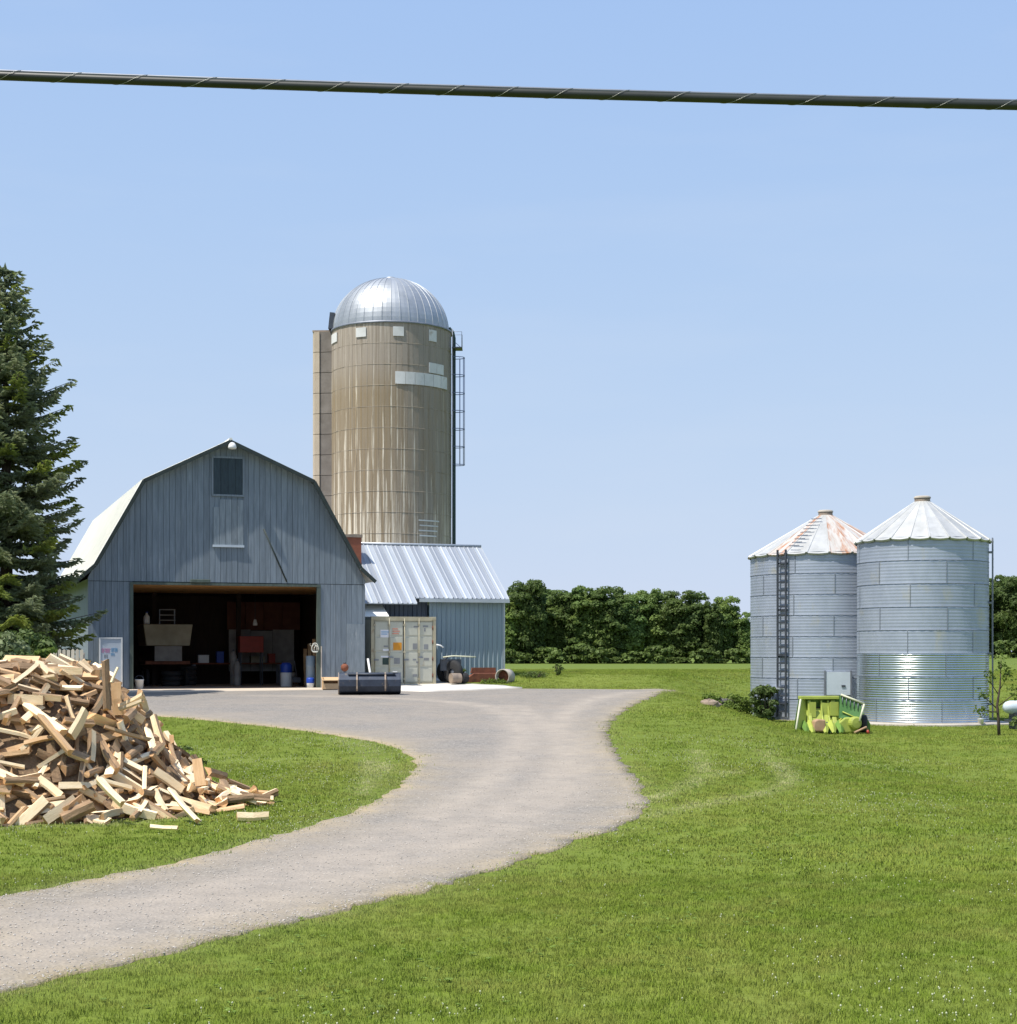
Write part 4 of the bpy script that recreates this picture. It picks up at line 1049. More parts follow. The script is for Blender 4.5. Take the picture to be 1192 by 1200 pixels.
# ------------------------------------------------------------------ grain bins
def make_bin(pxc, D, r_px, py_eave, py_peak, base_z, rings, npan, name_label, rust, new_rings, ladder_px, phase):
    X = (pxc - CX) / F * D; Rr = r_px / F * D
    root = empty('grain_bin', (X, D, base_z), 0, name_label, 'grain bin', 'galvanised grain bins on the lawn')
    He = at(0, py_eave, D - Rr)[2] - base_z; Hp = at(0, py_peak, D)[2] - base_z
    rhh = He / rings
    view = math.atan2(-D, -X)                                     # direction from the bin to the camera
    for j in range(rings):
        newp = j < new_rings
        nw = 10 if newp else 7; sg = 6 if newp else 4
        mb = MB(); nseg = 8; a = 2 * math.pi / npan; rows = nw * sg + 1
        vs = []
        for i in range(rows):
            z = j * rhh + rhh * i / (rows - 1)
            rr = Rr + (.0095 if newp else .0035) * math.sin(2 * math.pi * i / sg)
            if i == 0: rr += .004
            if i == rows - 1: rr -= .006
            for k in range(nseg + 1):
                ex = .004 if k == nseg else 0
                t_ = a * k / nseg
                vs.append(((rr + ex) * math.cos(t_), (rr + ex) * math.sin(t_), z))
        m = nseg + 1
        mb.add(vs, [(i * m + k, i * m + k + 1, (i + 1) * m + k + 1, (i + 1) * m + k) for i in range(rows - 1) for k in range(nseg)], 0, True)
        # lap joint: a bolted edge strip standing proud
        e0 = a - .012
        for zz in np.linspace(j * rhh + .01, (j + 1) * rhh - .01, 2)[:1]:
            q = [((Rr + .02) * math.cos(x), (Rr + .02) * math.sin(x), z) for z in (zz, zz + rhh - .02) for x in (e0 - .0045, e0 + .0045)]
            mb.add(q, [(0, 1, 3, 2)], 1)
        me = mb.mesh('wall_panel', [M['galv_new'] if newp else M['galv'], M['seam']])
        st = view + phase + (a / 2 if j % 2 else 0) + random.uniform(-.05, .05)
        for k in range(npan): link('wall_panel', me, root, None, (0, 0, st + k * a))
        MB().lathe([(Rr + .008, (j + 1) * rhh - .012), (Rr + .017, (j + 1) * rhh - .008), (Rr + .017, (j + 1) * rhh + .006), (Rr + .008, (j + 1) * rhh + .01)], 48).build('seam_band', M['seam'] if j != new_rings - 1 else M['galv'], root)
    # roof of ribbed wedge sheets
    nr_ = 22; hf = math.pi / nr_; re = Rr + .11; rt = .28
    def wedge(m):
        mb = MB(); n = 5; rows = []
        for i in range(n):
            q = i / (n - 1); r = re + (rt - re) * q; z = He - .06 + (Hp - He + .06) * q
            wgt = (1 - q) * .9 + .1
            rows.append([(r * math.cos(a_), r * math.sin(a_), z + h * wgt) for a_, h in ((-hf, .05), (-hf * .92, .047), (-hf * .87, .008), (-hf * .4, -.012), (0, -.02), (hf * .4, -.012), (hf * .87, .008), (hf * .92, .047), (hf, .05))])
        k = 9; vs = [p for r in rows for p in r]
        mb.add(vs, [(i * k + j, i * k + j + 1, (i + 1) * k + j + 1, (i + 1) * k + j) for i in range(n - 1) for j in range(k - 1)])
        ed = rows[0]; mb.add(ed + [(x * .985, y * .985, z - .05) for x, y, z in ed], [(j, j + k, j + k + 1, j + 1) for j in range(k - 1)])
        return mb.mesh('roof_panel', M[m])
    wa, wb_ = wedge('bin_roof'), wedge('bin_roof_rust')
    for k in range(nr_):
        a_ = 2 * math.pi * (k + .5) / nr_
        rel = (a_ - view + math.pi) % (2 * math.pi) - math.pi
        link('roof_panel', wb_ if rust and (0.05 < rel < 1.6 or -2.0 < rel < -1.35 or -.75 < rel < -.5) else wa, root, None, (0, 0, a_))
    MB().lathe([(rt, Hp - .06), (rt - .01, Hp + .10), (0, Hp + .11)], 20, smooth=False).build('vent_collar', M['tan_steel'], root)
    MB().lathe([(.29, Hp + .112), (.30, Hp + .16), (.24, Hp + .20), (0, Hp + .22)], 20).build('vent_cap', M['concrete'], root)
    return root, X, Rr, He, Hp, view
binL, XL, RL, HL, PL, VL = make_bin(967.5, 62.3, 87, 646, 604, .02, 8, 6, 'wider left grain bin with rust streaked roof and front ladder', True, 0, 921, .15)
binR, XR, RR, HR, PR, VR_ = make_bin(1081, 57.5, 75, 628.5, 588, .10, 8, 6, 'narrower right grain bin with shiny lower rings on concrete pad', False, 3, None, .35)
# ladder on the left bin
def bin_dir(view, off): return math.cos(view + off), math.sin(view + off)
def make_ladder(root, Rr, H, ang, w=.36, z0=.1, roof=None, mt='steel_dark', rr_=.03):
    l = empty('ladder', (Rr * math.cos(ang), Rr * math.sin(ang), 0), ang); l.parent = root
    for s_ in (-w / 2, w / 2): MB().box(.10, .13 + rr_, s_ - rr_, s_ + rr_, z0, H).build('rail', M[mt], l)
    rm = MB().box(.11, .15, -w / 2 + .031, w / 2 - .031, -.03, .03).mesh('rung', M[mt])
    n = int((H - z0) / .30)
    for k in range(n): link('rung', rm, l, (0, 0, z0 + .2 + k * .30))
    bm_ = MB().box(0.0, .0985, -w / 2, w / 2, -.03, .03).mesh('standoff', M[mt])
    for k in range(4): link('standoff', bm_, l, (0, 0, z0 + .5 + k * (H - z0 - 1) / 3))
    return l
offL = math.asin((921 - 967.5) / 87.0)
make_ladder(binL, RL, HL + .1, VL + offL)
rl = empty('roof_ladder', (0, 0, 0), VL + offL * .75); rl.parent = binL
for k in range(9):
    q = .08 + k * .09; r = RL + .14 + (.28 - RL - .14) * q; z = HL + (PL - HL) * q + .11
    MB().box(r - .025, r + .025, -.2, .2, z, z + .03).build('roof_rung', M['steel_mid'], rl)
# access door of the left bin
off = math.asin((981 - 967.5) / 87.0)
dr = empty('door', (RL * math.cos(VL + off), RL * math.sin(VL + off), 0), VL + off); dr.parent = binL
zz0, zz1 = at(0, 815, 62.3 - RL)[2], at(0, 788, 62.3 - RL)[2]
MB().box(.02, .10, -.44, .44, zz0, zz1).build('door_leaf', M['white_board'], dr)
MB().box(.0, .12, -.50, -.445, zz0 - .05, zz1 + .05).build('door_frame', M['steel_mid'], dr); MB().box(.0, .12, .445, .50, zz0 - .05, zz1 + .05).build('door_frame', M['steel_mid'], dr)
MB().box(.101, .13, .12, .26, zz0 + .3, zz0 + .36).build('latch', M['steel_dark'], dr)
make_ladder(binR, RR, HR + .05, VR_ + math.asin(.93) + .30, mt='steel_mid', rr_=.014)
# pads under the bins
o = empty('bin_pad', (XR, 57.5, -.15), 0, 'round concrete pad under the right grain bin', 'concrete pad')
MB().lathe([(0, .245), (RR + .35, .245), (RR + .40, .2), (RR + .42, -.2)], 40, smooth=False).build('pad_slab', M['concrete'], o)
MB().prism([(RR * .6, -RR * .8), (RR + .8, -RR * .7), (RR + .8, RR * .4), (RR * .6, RR * .5)], 0, .20, axis='z').build('pad_step', M['concrete'], o)
o = empty('bin_pad', (XL, 62.3, -.25), 0, 'round concrete pad under the left grain bin', 'concrete pad')
MB().lathe([(0, .265), (RL + .25, .265), (RL + .28, .2), (RL + .3, -.2)], 40, smooth=False).build('pad_slab', M['concrete'], o)
p = at(1147, 841, 55.6)
t = empty('white_pail', (p[0], p[1] - .25, .075 + .0), 0, 'tiny white tub on the concrete pad of the right bin', 'tub')
MB().lathe([(0, 0), (.09, 0), (.11, .16), (.12, .17), (0, .18)], 14).build('tub_body', M['white_plastic'], t)
# aeration fan at the left bin
p = at(896, 834, 60.6)
t = empty('aeration_fan', (p[0] - .1, 60.2, tz(p[0], 60.2)), R(25), 'grey aeration fan housing half hidden by weeds at left bin', 'fan')
MB().lathe([(.28, -.25), (.36, -.25), (.36, .25), (.28, .25), (.28, -.25)], 22, smooth=False).build('fan_ring', M['galv'], t, (-.15, -.25, .48), (R(90), 0, 0))
for k in range(5): MB().add([(0, 0, -.03), (.26, .02, -.08), (.25, .02, .08)], [(0, 1, 2), (2, 1, 0)]).build('blade', M['steel_mid'], t, (-.15, -.25, .48), (0, k * 2 * math.pi / 5, 0))
MB().prism([(0, 0), (1.1, 0), (1.1, .75), (.1, 1.12)], .05, .75, axis='y').build('transition_duct', M['galv'], t)
MB().box(-.05, .75, -.3, .04, 1.13, 1.18).build('duct_lid', M['white_plastic'], t)

# ------------------------------------------------------------------ lime green harvester header
gx_, gy_ = hit(975, 860)
hd = empty('harvester_header', (gx_, gy_, tz(gx_, gy_)), R(4), 'lime green forage harvester header parked on the grass by bins', 'harvester header')
S = 1 / (F / gy_)                                   # metres per photo pixel here
def hp(px, py): return ((px - 975) * S, (861 - py) * S)
LM, GP, GD = M['lime'], M['green_paint'], M['green_dark']
# back sheet, leaning away
A_, B_, C_, D_ = hp(936, 855), hp(1003, 858), hp(990, 817), hp(941, 818)
MB().add([(A_[0], .62, A_[1]), (B_[0], .62, B_[1]), (C_[0], .50, C_[1]), (D_[0], .50, D_[1]), (A_[0], .66, A_[1]), (B_[0], .66, B_[1]), (C_[0], .54, C_[1]), (D_[0], .54, D_[1])], [(0, 1, 2, 3), (7, 6, 5, 4), (0, 4, 5, 1), (1, 5, 6, 2), (2, 6, 7, 3), (3, 7, 4, 0)]).build('back_sheet', GP, hd)
# left wing plate folded outward
a, b_, c, d = hp(928, 857), hp(950, 854), hp(948, 820), hp(940, 819)
MB().add([(a[0], -.45, .02), (b_[0], .25, .1), (c[0], .45, c[1]), (d[0], .2, d[1] - .04), (a[0] - .02, -.42, .02), (b_[0] - .03, .28, .1), (c[0] - .03, .48, c[1]), (d[0] - .03, .23, d[1] - .04)], [(0, 1, 2, 3), (7, 6, 5, 4), (0, 4, 5, 1), (1, 5, 6, 2), (2, 6, 7, 3), (3, 7, 4, 0)]).build('wing_plate', LM, hd)
MB().tube([(a[0] - .03, -.48, .02), (d[0] - .02, .16, d[1] - .05)], .032, 6).build('wing_edge', M['cream_frame'], hd)
# top beam
a, b_ = hp(940, 817), hp(987, 815)
bevel(MB().box(a[0], b_[0], .28, .56, a[1] - .10, a[1] + .0).build('top_beam', LM, hd))
# dividers standing in front
for px, wd_ in ((951.5, .10), (966, .05), (974, .05), (980, .13)):
    x, z = hp(px, 818)
    mb = MB(); mb.prism([(.34, z - .11), (.46, z - .11), (.55, .12), (.05, .04), (-.05, .16), (.22, .55)], x - wd_ / 2, x + wd_ / 2, axis='x'); bevel(mb.build('divider', LM, hd), .012)
x, z = hp(952, 838); mb = MB(); mb.prism([(-.26, z + .35), (.08, z + .32), (.10, z - .05), (-.16, z - .12)], .30, .36); mb.build('inner_guard', LM, hd)
x0, _ = hp(949, 838); x1, z1 = hp(962, 823); _, z0 = hp(0, 842)
MB().box(x0 + .05, x1 - .09, .24, .30, z0, z1 - .03).build('inner_plate', LM, hd)
x0, _ = hp(975, 838); x1, z1 = hp(985, 824); _, z0 = hp(0, 840)
MB().box(x0, x1, .18, .26, z0, z1).build('inner_plate', LM, hd)
x0, z0 = hp(960, 842); x1, z1 = hp(966, 830)
MB().box(x0, x1, .40, .46, z0, z1).build('feed_opening', M['seal'], hd)
# curved snouts at the feet
for px, ln in ((943, .45), (950, .5), (966, .4), (975, .5), (984, .4)):
    x, _ = hp(px, 850)
    MB().tube([(x, .35, .30), (x - .01, .05, .30), (x - .03, -.25, .17), (x - .05, -.25 - ln * .35, .05)], [.12, .12, .10, .05], 4).build('snout', GP if px in (943, 984) else LM, hd).data.polygons.foreach_set('use_smooth', [False] * 14)
# bleached chute cover between the snouts
x, z = hp(958, 848)
mb = MB(); mb.prism([(x - .22, .08), (x - .17, .40), (x - .05, .46), (x + .17, .44), (x + .18, .08)], -.30, .05); bevel(mb.build('chute_cover', M['salmon'], hd), .04, 3)
# floor pan with a raised lime lip
x0, _ = hp(944, 0); x1, _ = hp(1006, 0)
mb = MB(); mb.prism([(-.05, .03), (.60, .03), (.60, .50), (.42, .42), (.05, .16)], x0, x1, axis='x'); bevel(mb.build('floor_pan', GD, hd), .02)
mb = MB(); mb.prism([(.18, .34), (.44, .52), (.46, .74), (.40, .76)], x0 + .10, x1 - .5, axis='x'); mb.build('apron_plate', LM, hd)
# feed rollers
x0, _ = hp(946, 0); x1, _ = hp(1000, 0)
MB().tube([(x0, .2, .26), (x1, .2, .26)], .10, 10).build('feed_roller', M['steel_dark'], hd)
# right side: dark mesh guard in a cream tubular frame
a, b_, c, d = hp(986, 815.5), hp(1012, 826), hp(1005, 846), hp(983, 842)
MB().add([(a[0], .06, a[1]), (b_[0], -.10, b_[1]), (c[0], -.22, c[1]), (d[0], -.05, d[1]), (a[0], .10, a[1]), (b_[0], -.06, b_[1]), (c[0], -.18, c[1]), (d[0], -.01, d[1])], [(3, 2, 1, 0), (4, 5, 6, 7), (0, 1, 5, 4), (1, 2, 6, 5), (2, 3, 7, 6), (3, 0, 4, 7)]).build('side_guard', GD, hd)
for k in range(6):
    q = (k + .5) / 6
    lerp = lambda p_, r_, y0, y1: (p_[0] + (r_[0] - p_[0]) * q, y0 + (y1 - y0) * q, p_[1] + (r_[1] - p_[1]) * q)
    p0 = lerp(a, b_, .04, -.12); p1 = (p0[0] - .03, p0[1] - .06, p0[2] - .26)
    MB().tube([p0, p1], .013, 5).build('guard_bar', M['steel_mid'], hd)
MB().tube([(a[0], .03, a[1] + .01), (b_[0], -.13, b_[1] + .01)], .036, 7).build('guard_frame', M['cream_frame'], hd)
MB().tube([(b_[0], -.14, b_[1]), (c[0], -.26, c[1])], .032, 7).build('guard_frame', M['cream_frame'], hd)
x, z = hp(985, 832); MB().tube([(hp(987, 0)[0], -.06, hp(0, 835)[1]), (hp(1004, 0)[0], -.2, hp(0, 843)[1])], .022, 6).build('guard_frame', LM, hd)
x, z = hp(993, 845)
mb = MB(); mb.prism([(-.25, .02), (-.28, .35), (-.1, .5), (.2, .52), (.32, .3), (.3, .05)], -.30, .22); bevel(mb.build('gear_case', LM, hd, (x, .15, 0)), .04, 2)
x, z = hp(1000, 850)
mb = MB(); mb.lathe([(0.001, -.17), (.15, -.17), (.19, -.13), (.20, .12), (.15, .16), (.001, .17)], 18, smooth=False); mb.build('belt_cover', LM, hd, (x, -.12, .34), (R(90), 0, R(15)))
mb = MB(); mb.lathe([(.001, -.09), (.2, -.1), (.28, -.06), (.28, .06), (.2, .1), (.001, .09)], 18); mb.build('wheel', M['tyre'], hd, (hp(1015, 0)[0], .15, .30), (R(90), 0, R(70)))
mb = MB(); mb.prism([(-.2, .02), (-.25, .4), (0, .62), (.2, .3), (.2, .02)], -.05, .02); mb.build('wheel_guard', GP, hd, (hp(1016, 0)[0], .3, 0))
MB().tube([(hp(997, 0)[0], -.42, .05), (hp(1012, 0)[0], -.36, .22), (hp(1014, 0)[0], -.34, .06)], .035, 6).build('drive_shaft', M['salmon'], hd)
MB().tube([(hp(1013, 0)[0], -.34, .12), (hp(1015, 0)[0], -.35, .02)], .05, 6).build('shaft_end', M['red_paint'], hd)

# ------------------------------------------------------------------ white tank at the right edge
p = at(1200, 852, 53)
t = empty('fuel_tank', (p[0], 53, tz(p[0], 53)), R(8), 'white horizontal tank on a dark cradle right of the sapling', 'tank')
mb = MB(); mb.lathe([(.001, -.85), (.12, -.83), (.18, -.76), (.22, -.64), (.22, .64), (.18, .76), (.12, .83), (.001, .85)], 22); mb.build('tank_body', M['white_board'], t, (.15, 0, .72), (0, R(90), 0))
for xx in (-.35, .65):
    MB().prism([(xx - .05, .0), (xx + .05, .0), (xx + .05, .52), (xx - .05, .52)], -.25, .25).build('cradle', M['steel_dark'], t)
MB().box(-.55, .85, -.28, .28, .25, .32).build('cradle_frame', M['steel_dark'], t)
MB().tube([(.5, 0, .98), (.5, 0, 1.06)], .05, 8).build('filler_cap', M['steel_mid'], t)

# ------------------------------------------------------------------ foliage
def cards(pos, nrm, size, aspect=1.0, fold=.25):
    """leaf-sized folded diamonds at pos, facing nrm"""
    n = len(pos); nrm = nrm / (np.linalg.norm(nrm, axis=1, keepdims=True) + 1e-9)
    r = rng.normal(size=(n, 3)); a = np.cross(nrm, r); a /= np.linalg.norm(a, axis=1, keepdims=True) + 1e-9
    b_ = np.cross(nrm, a); s = size[:, None]
    v = np.stack([pos - a * s, pos - b_ * s * aspect + nrm * s * fold, pos + a * s, pos + b_ * s * aspect + nrm * s * fold], 1).reshape(-1, 3)
    f = np.arange(4 * n).reshape(n, 4)
    return v, f
def blob_crown(seed, H, Rw, nblob, nleaf, leaf, base=.12, name='crown', m='leaf_forest', aspect=.8):
    g = np.random.default_rng(seed)
    V, P, Nn, Sz = [], [], [], []
    for i in range(nblob):
        hz = base + (1 - base) * (g.uniform(0, 1) ** .85)
        env = math.sin(math.pi * min(1, .12 + .80 * (1 - (hz - base) / (1 - base)) ** .7)) ** .6
        ang = g.uniform(0, 2 * math.pi); rad = Rw * env * g.uniform(.35, .85)
        br = Rw * g.uniform(.17, .36) * (.6 + .4 * env)
        c = np.array([rad * math.cos(ang), rad * math.sin(ang), H * hz - br * .6])
        k = int(nleaf * (br / Rw / .33) ** 2 / nblob)
        d = g.normal(size=(k, 3)); d /= np.linalg.norm(d, axis=1, keepdims=True)
        d[:, 2] = np.where(d[:, 2] < -.3, -d[:, 2] * .5, d[:, 2])
        rr = br * g.uniform(.55, 1.1, (k, 1)) ** .6
        P.append(c + d * rr * np.array([1, 1, .8])); Nn.append(d + g.normal(0, .45, (k, 3)) + np.array([0, 0, .25])); Sz.append(leaf * g.uniform(.6, 1.3, k))
    if name == 'crown':                                        # leaves through the inside of the crown
        k = int(nleaf * .35); d = g.normal(size=(k, 3)); d /= np.linalg.norm(d, axis=1, keepdims=True)
        P.append(d * g.uniform(.2, 1, (k, 1)) ** .5 * np.array([Rw * .72, Rw * .72, H * .42]) + np.array([0, 0, H * .5])); Nn.append(d + g.normal(0, .6, (k, 3)) + np.array([0, 0, .4])); Sz.append(leaf * g.uniform(.7, 1.4, k))
    v, f = cards(np.concatenate(P), np.concatenate(Nn), np.concatenate(Sz), aspect)
    return fastmesh(name, v, f, M[m])
def tree_trunk(H, r, limbs, seed, Rw):
    g = random.Random(seed); mb = MB()
    mb.tube([(0, 0, -.3), (g.uniform(-.1, .1), g.uniform(-.1, .1), H * .3), (g.uniform(-.3, .3), g.uniform(-.3, .3), H * .6), (g.uniform(-.3, .3), g.uniform(-.3, .3), H * .85)], [r, r * .8, r * .5, r * .15], 8)
    for i in range(limbs):
        a = 2 * math.pi * i / limbs + g.uniform(-.4, .4); z = H * g.uniform(.2, .6)
        mb.tube([(0, 0, z), (Rw * .35 * math.cos(a), Rw * .35 * math.sin(a), z + H * .1), (Rw * .7 * math.cos(a), Rw * .7 * math.sin(a), z + H * .2)], [r * .4, r * .25, r * .08], 6)
    return mb.mesh('trunk', M['bark_tree'])

# spruce in front of the barn's left corner
def spruce(X, Y, H, Rb, label):
    root = empty('spruce_tree', (X, Y, tz(X, Y)), 0, label, 'tree')
    MB().tube([(0, 0, -.2), (.05, 0, H * .4), (0, .04, H * .75), (0, 0, H)], [.26, .18, .09, .015], 10).build('trunk', M['bark_tree'], root)
    g = np.random.default_rng(5)
    P, T, L, Yg = [], [], [], []
    bm = MB()
    z = .7
    while z < H - .15:
        q = z / H
        env = float(np.interp(1 - q, [0, .03, .07, .174, .257, .40, .54, .80, .95, 1], [.12, .45, .74, 1.30, 1.90, 2.25, 2.50, 3.0, 3.05, 2.7]))
        nb_ = int(7 + 4 * (1 - q))
        a0 = g.uniform(0, 6.28)
        for k in range(nb_):
            a = a0 + 2 * math.pi * k / nb_ + g.uniform(-.28, .28); l = env * g.uniform(.68, 1.14)
            droop = -.30 * (1 - q) + .35 * q ** 2 + g.uniform(-.08, .08)
            d = np.array([math.cos(a), math.sin(a), 0]); side = np.array([-math.sin(a), math.cos(a), 0])
            zz = z + g.uniform(-.12, .12)
            ax = lambda s: d * l * s + np.array([0, 0, zz + l * (droop * s + .24 * s ** 2.6)])
            bm.tube([ax(0.0), ax(.5), ax(1.0)], [.035 * (1 - q) + .012, .02, .006], 4)
            yg = g.random() < .26
            ntw = max(5, int(l * 11))
            for j in range(ntw):
                s = .10 + .9 * (j + g.uniform(0, 1)) / ntw
                tw = l * .34 * (1.06 - s) + .14
                for sd in (-1, 1):
                    tt = side * sd * g.uniform(.7, 1) + d * g.uniform(.35, .8) + np.array([0, 0, g.uniform(-.42, .05)])
                    tt /= np.linalg.norm(tt)
                    nn = max(2, int(tw / .085))
                    for i in range(nn):
                        P.append(ax(s) + tt * tw * (i + .5) / nn + g.normal(0, .02, 3)); T.append(tt + g.normal(0, .35, 3)); L.append(g.uniform(.10, .17)); Yg.append(yg and s > .6)
            for i in range(4): P.append(ax(1.0) - d * .06 * i); T.append(d + g.normal(0, .3, 3)); L.append(.13); Yg.append(yg)
        z += .36 + .16 * (1 - q) + g.uniform(-.05, .05)
    P.append(np.array([0, 0, H])); T.append(np.array([0, 0, 1.0])); L.append(.25); Yg.append(False)
    P, T, L = np.array(P), np.array(T), np.array(L); T /= np.linalg.norm(T, axis=1, keepdims=True)
    n = len(P)
    r = g.normal(size=(n, 3)); s = np.cross(T, r); s /= np.linalg.norm(s, axis=1, keepdims=True)
    u = np.cross(T, s)
    wv = (L * .30)[:, None]; Lc = L[:, None]
    # each spray: two crossed slim diamonds
    def dia(w_): return np.stack([P - T * Lc * .6, P + w_ * wv, P + T * Lc, P - w_ * wv], 1).reshape(-1, 3)
    V = np.concatenate([dia(s), dia(u)]); Fc = np.arange(len(V)).reshape(-1, 4)
    me = fastmesh('needles', V, Fc, [M['needles'], M['needles_young']])
    me.polygons.foreach_set('material_index', np.tile(np.array(Yg, dtype=np.int32), 2))
    bm.build('branches', M['bark_tree'], root)
    link('needles', me, root)
    return n
SPY = 53.0
spx = (6 - CX) / F * SPY
nspr = spruce(spx, SPY, at(0, 316, SPY)[2] - tz(spx, SPY), 3.15, 'tall dark spruce in front of the left end of the barn')

# shrubs at the left edge in front of the spruce
def bush(name, X, Y, H, Rw, seed, m, label, cat='shrub', nleaf=3600, leaf=.07, nblob=34, group=None):
    root = empty(name, (X, Y, tz(X, Y)), 0, label, cat, group)
    g = random.Random(seed); mb = MB()
    for k in range(7):
        a = 2 * math.pi * k / 7
        mb.tube([(0.05 * math.cos(a), .05 * math.sin(a), -.1), (Rw * .35 * math.cos(a), Rw * .35 * math.sin(a), H * .5), (Rw * .55 * math.cos(a), Rw * .55 * math.sin(a), H * .82)], [.03, .02, .006], 5)
    mb.build('stems', M['bark_tree'], root)
    link('foliage', blob_crown(seed, H, Rw, nblob, nleaf, leaf, .05, 'foliage', m, .55), root)
    return root
bush('leafy_shrub', at(20, 0, 40)[0], 40.0, at(0, 737, 40)[2] - tz(-12, 40) + .1, 1.15, 11, 'leaf_shrub', 'bright green leafy shrub behind the left end of the firewood heap', nleaf=9000, nblob=44)
bush('silvery_shrub', at(2, 0, 37)[0], 37.0, at(0, 748, 37)[2] - tz(-11, 37) + .1, .85, 12, 'leaf_silver', 'silvery green shrub at the left edge behind the firewood', nleaf=6000, nblob=40)
bush('low_shrub', at(47, 0, 38)[0], 38.5, at(0, 764, 38)[2] - tz(-11, 38) + .1, .5, 13, 'leaf_sapling', 'low yellow green shrub left of the picket panel', nleaf=3600)
# picket panel
p = at(62, 772, 49)
pf = empty('picket_fence', (p[0], 49, tz(p[0], 49)), R(2), 'short pale picket fence panel behind the firewood heap', 'fence')
n = 7; wd_ = 36 / F * 49 / n; ht = at(0, 761, 49)[2] - tz(p[0], 49)
for i in range(n): MB().prism([(i * wd_ + .015, .05), (i * wd_ + wd_ - .02, .05), (i * wd_ + wd_ - .02, ht - .03), (i * wd_ + wd_ / 2, ht + random.uniform(-.01, .03)), (i * wd_ + .015, ht - .03)], 0, .025).build('picket', M['picket'], pf)
for zz in (.3, ht - .35): MB().box(0, n * wd_, .026, .065, zz, zz + .09).build('rail', M['picket'], pf)
for xx in (0, n * wd_ - .08): MB().box(xx, xx + .08, .066, .146, 0, ht - .1).build('post', M['picket'], pf)
# weeds at the bins
bush('weed_bush', at(897, 0, 58.6)[0], 58.6, 1.3, .62, 21, 'leaf_shrub', 'leafy weed bush covering the fan at the left bin', nleaf=3600, leaf=.075, nblob=44)
bush('weed_clump', at(870, 0, 60)[0], 60.2, .75, .75, 22, 'leaf_sapling', 'yellow green weed clump left of the left bin', nleaf=2600, leaf=.06, nblob=40)
bush('weed_clump', at(848, 0, 61)[0], 61.5, .5, .8, 23, 'leaf_sapling', 'low weed clump by the dark stone left of the bins', nleaf=1600, leaf=.06, nblob=22)
bush('weed_clump', at(1047, 0, 56)[0] - .3, 57.6, .35, .35, 24, 'leaf_weed', 'small weed tuft between the two grain bins', nleaf=700, leaf=.05)
bush('weed_clump', at(540, 0, 65)[0], 65.0, .5, .25, 25, 'leaf_weed', 'weeds growing at the left end of the rusty blade', nleaf=900, leaf=.05)
bush('weed_clump', at(575, 0, 64)[0], 64.25, .18, .7, 26, 'leaf_sapling', 'low weeds in front of the rusty blade', nleaf=1800, leaf=.035, nblob=30)
bush('weed_clump', at(628, 0, 66)[0], 66.0, .28, .7, 27, 'leaf_weed', 'weeds on the bank right of the cream pipe', nleaf=1800, leaf=.035, nblob=34)
bush('weed_clump', at(655, 0, 66)[0], 67.0, .5, .22, 28, 'leaf_weed', 'tall weed tuft at the back edge of the gravel yard', nleaf=900, leaf=.035)
bush('weed_clump', at(1187, 0, 53)[0], 51.6, .55, .5, 29, 'leaf_weed', 'weeds under the white tank', nleaf=1400, leaf=.05)
bush('weed_clump', at(216, 0, 27)[0], 27.0, .75, .30, 30, 'leaf_weed', 'green weed tuft behind the right slope of firewood', nleaf=1200, leaf=.045)
# sapling by the tank
X, Y = hit(1171, 862)
t = empty('sapling', (X, Y, tz(X, Y)), 0, 'thin young tree with sparse leaves in front of tank', 'tree')
MB().tube([(0, 0, -.1), (-.02, 0, .5), (-.06, 0, .9), (.03, 0, 1.5), (.06, 0, 2.3)], [.055, .045, .04, .025, .008], 7).build('trunk', M['bark_tree'], t)
brs = [((-.05, 0, .8), (-.35, .1, 1.1), (-.5, .0, 1.3)), ((0, 0, .9), (.35, -.1, 1.2), (.5, 0, 1.35)), ((0, 0, 1.2), (-.2, .2, 1.6), (-.25, .1, 1.9)), ((.03, 0, 1.4), (.25, .1, 1.7), (.3, 0, 2.0)), ((-.03, 0, .7), (-.5, -.1, .75), (-.62, 0, .72))]
P, Nn = [], []
for br in brs:
    MB().tube(br, [.02, .012, .004], 5).build('branch', M['bark_tree'], t)
for br in brs + [((0.03, 0, 1.5), (.05, 0, 1.9), (.06, 0, 2.35))]:
    for k in range(46):
        q = rng.uniform(.25, 1.05); a, b_ = np.array(br[1]), np.array(br[2])
        base = np.array(br[0]) * (1 - q) * 0 + a * (1 - q) + b_ * q
        P.append(base + rng.normal(0, .10, 3)); Nn.append(rng.normal(size=3) + np.array([0, 0, .5]))
v, f = cards(np.array(P), np.array(Nn), rng.uniform(.04, .075, len(P)), .55)
link('leaves', fastmesh('leaves', v, f, M['leaf_sapling']), t)
# stones by the left bin
def stone(px, py, r, m, label, seed):
    x, y = hit(px, py); g = np.random.default_rng(seed)
    mb = MB(); mb.lathe([(.001, -r * .4), (r * .7, -r * .3), (r, 0.05 * r), (r * .85, r * .4), (r * .45, r * .62), (.001, r * .68)], 10, smooth=False)
    mb.v = [tuple(np.array(p) * (1 + .18 * np.sin(np.array(p) @ g.normal(0, 3 / r, 3)))) for p in mb.v]
    o = mb.build('field_stone', M[m], None, (x, y, tz(x, y) + r * .1)); o.scale = (1.3, 1, 1)
    tag(o, label, 'stone')
stone(846, 828, .38, 'stone_dark', 'dark field stone in weeds left of the bins', 1)
stone(832, 827, .26, 'stone_tan', 'pale tan field stone beside the dark one', 2)

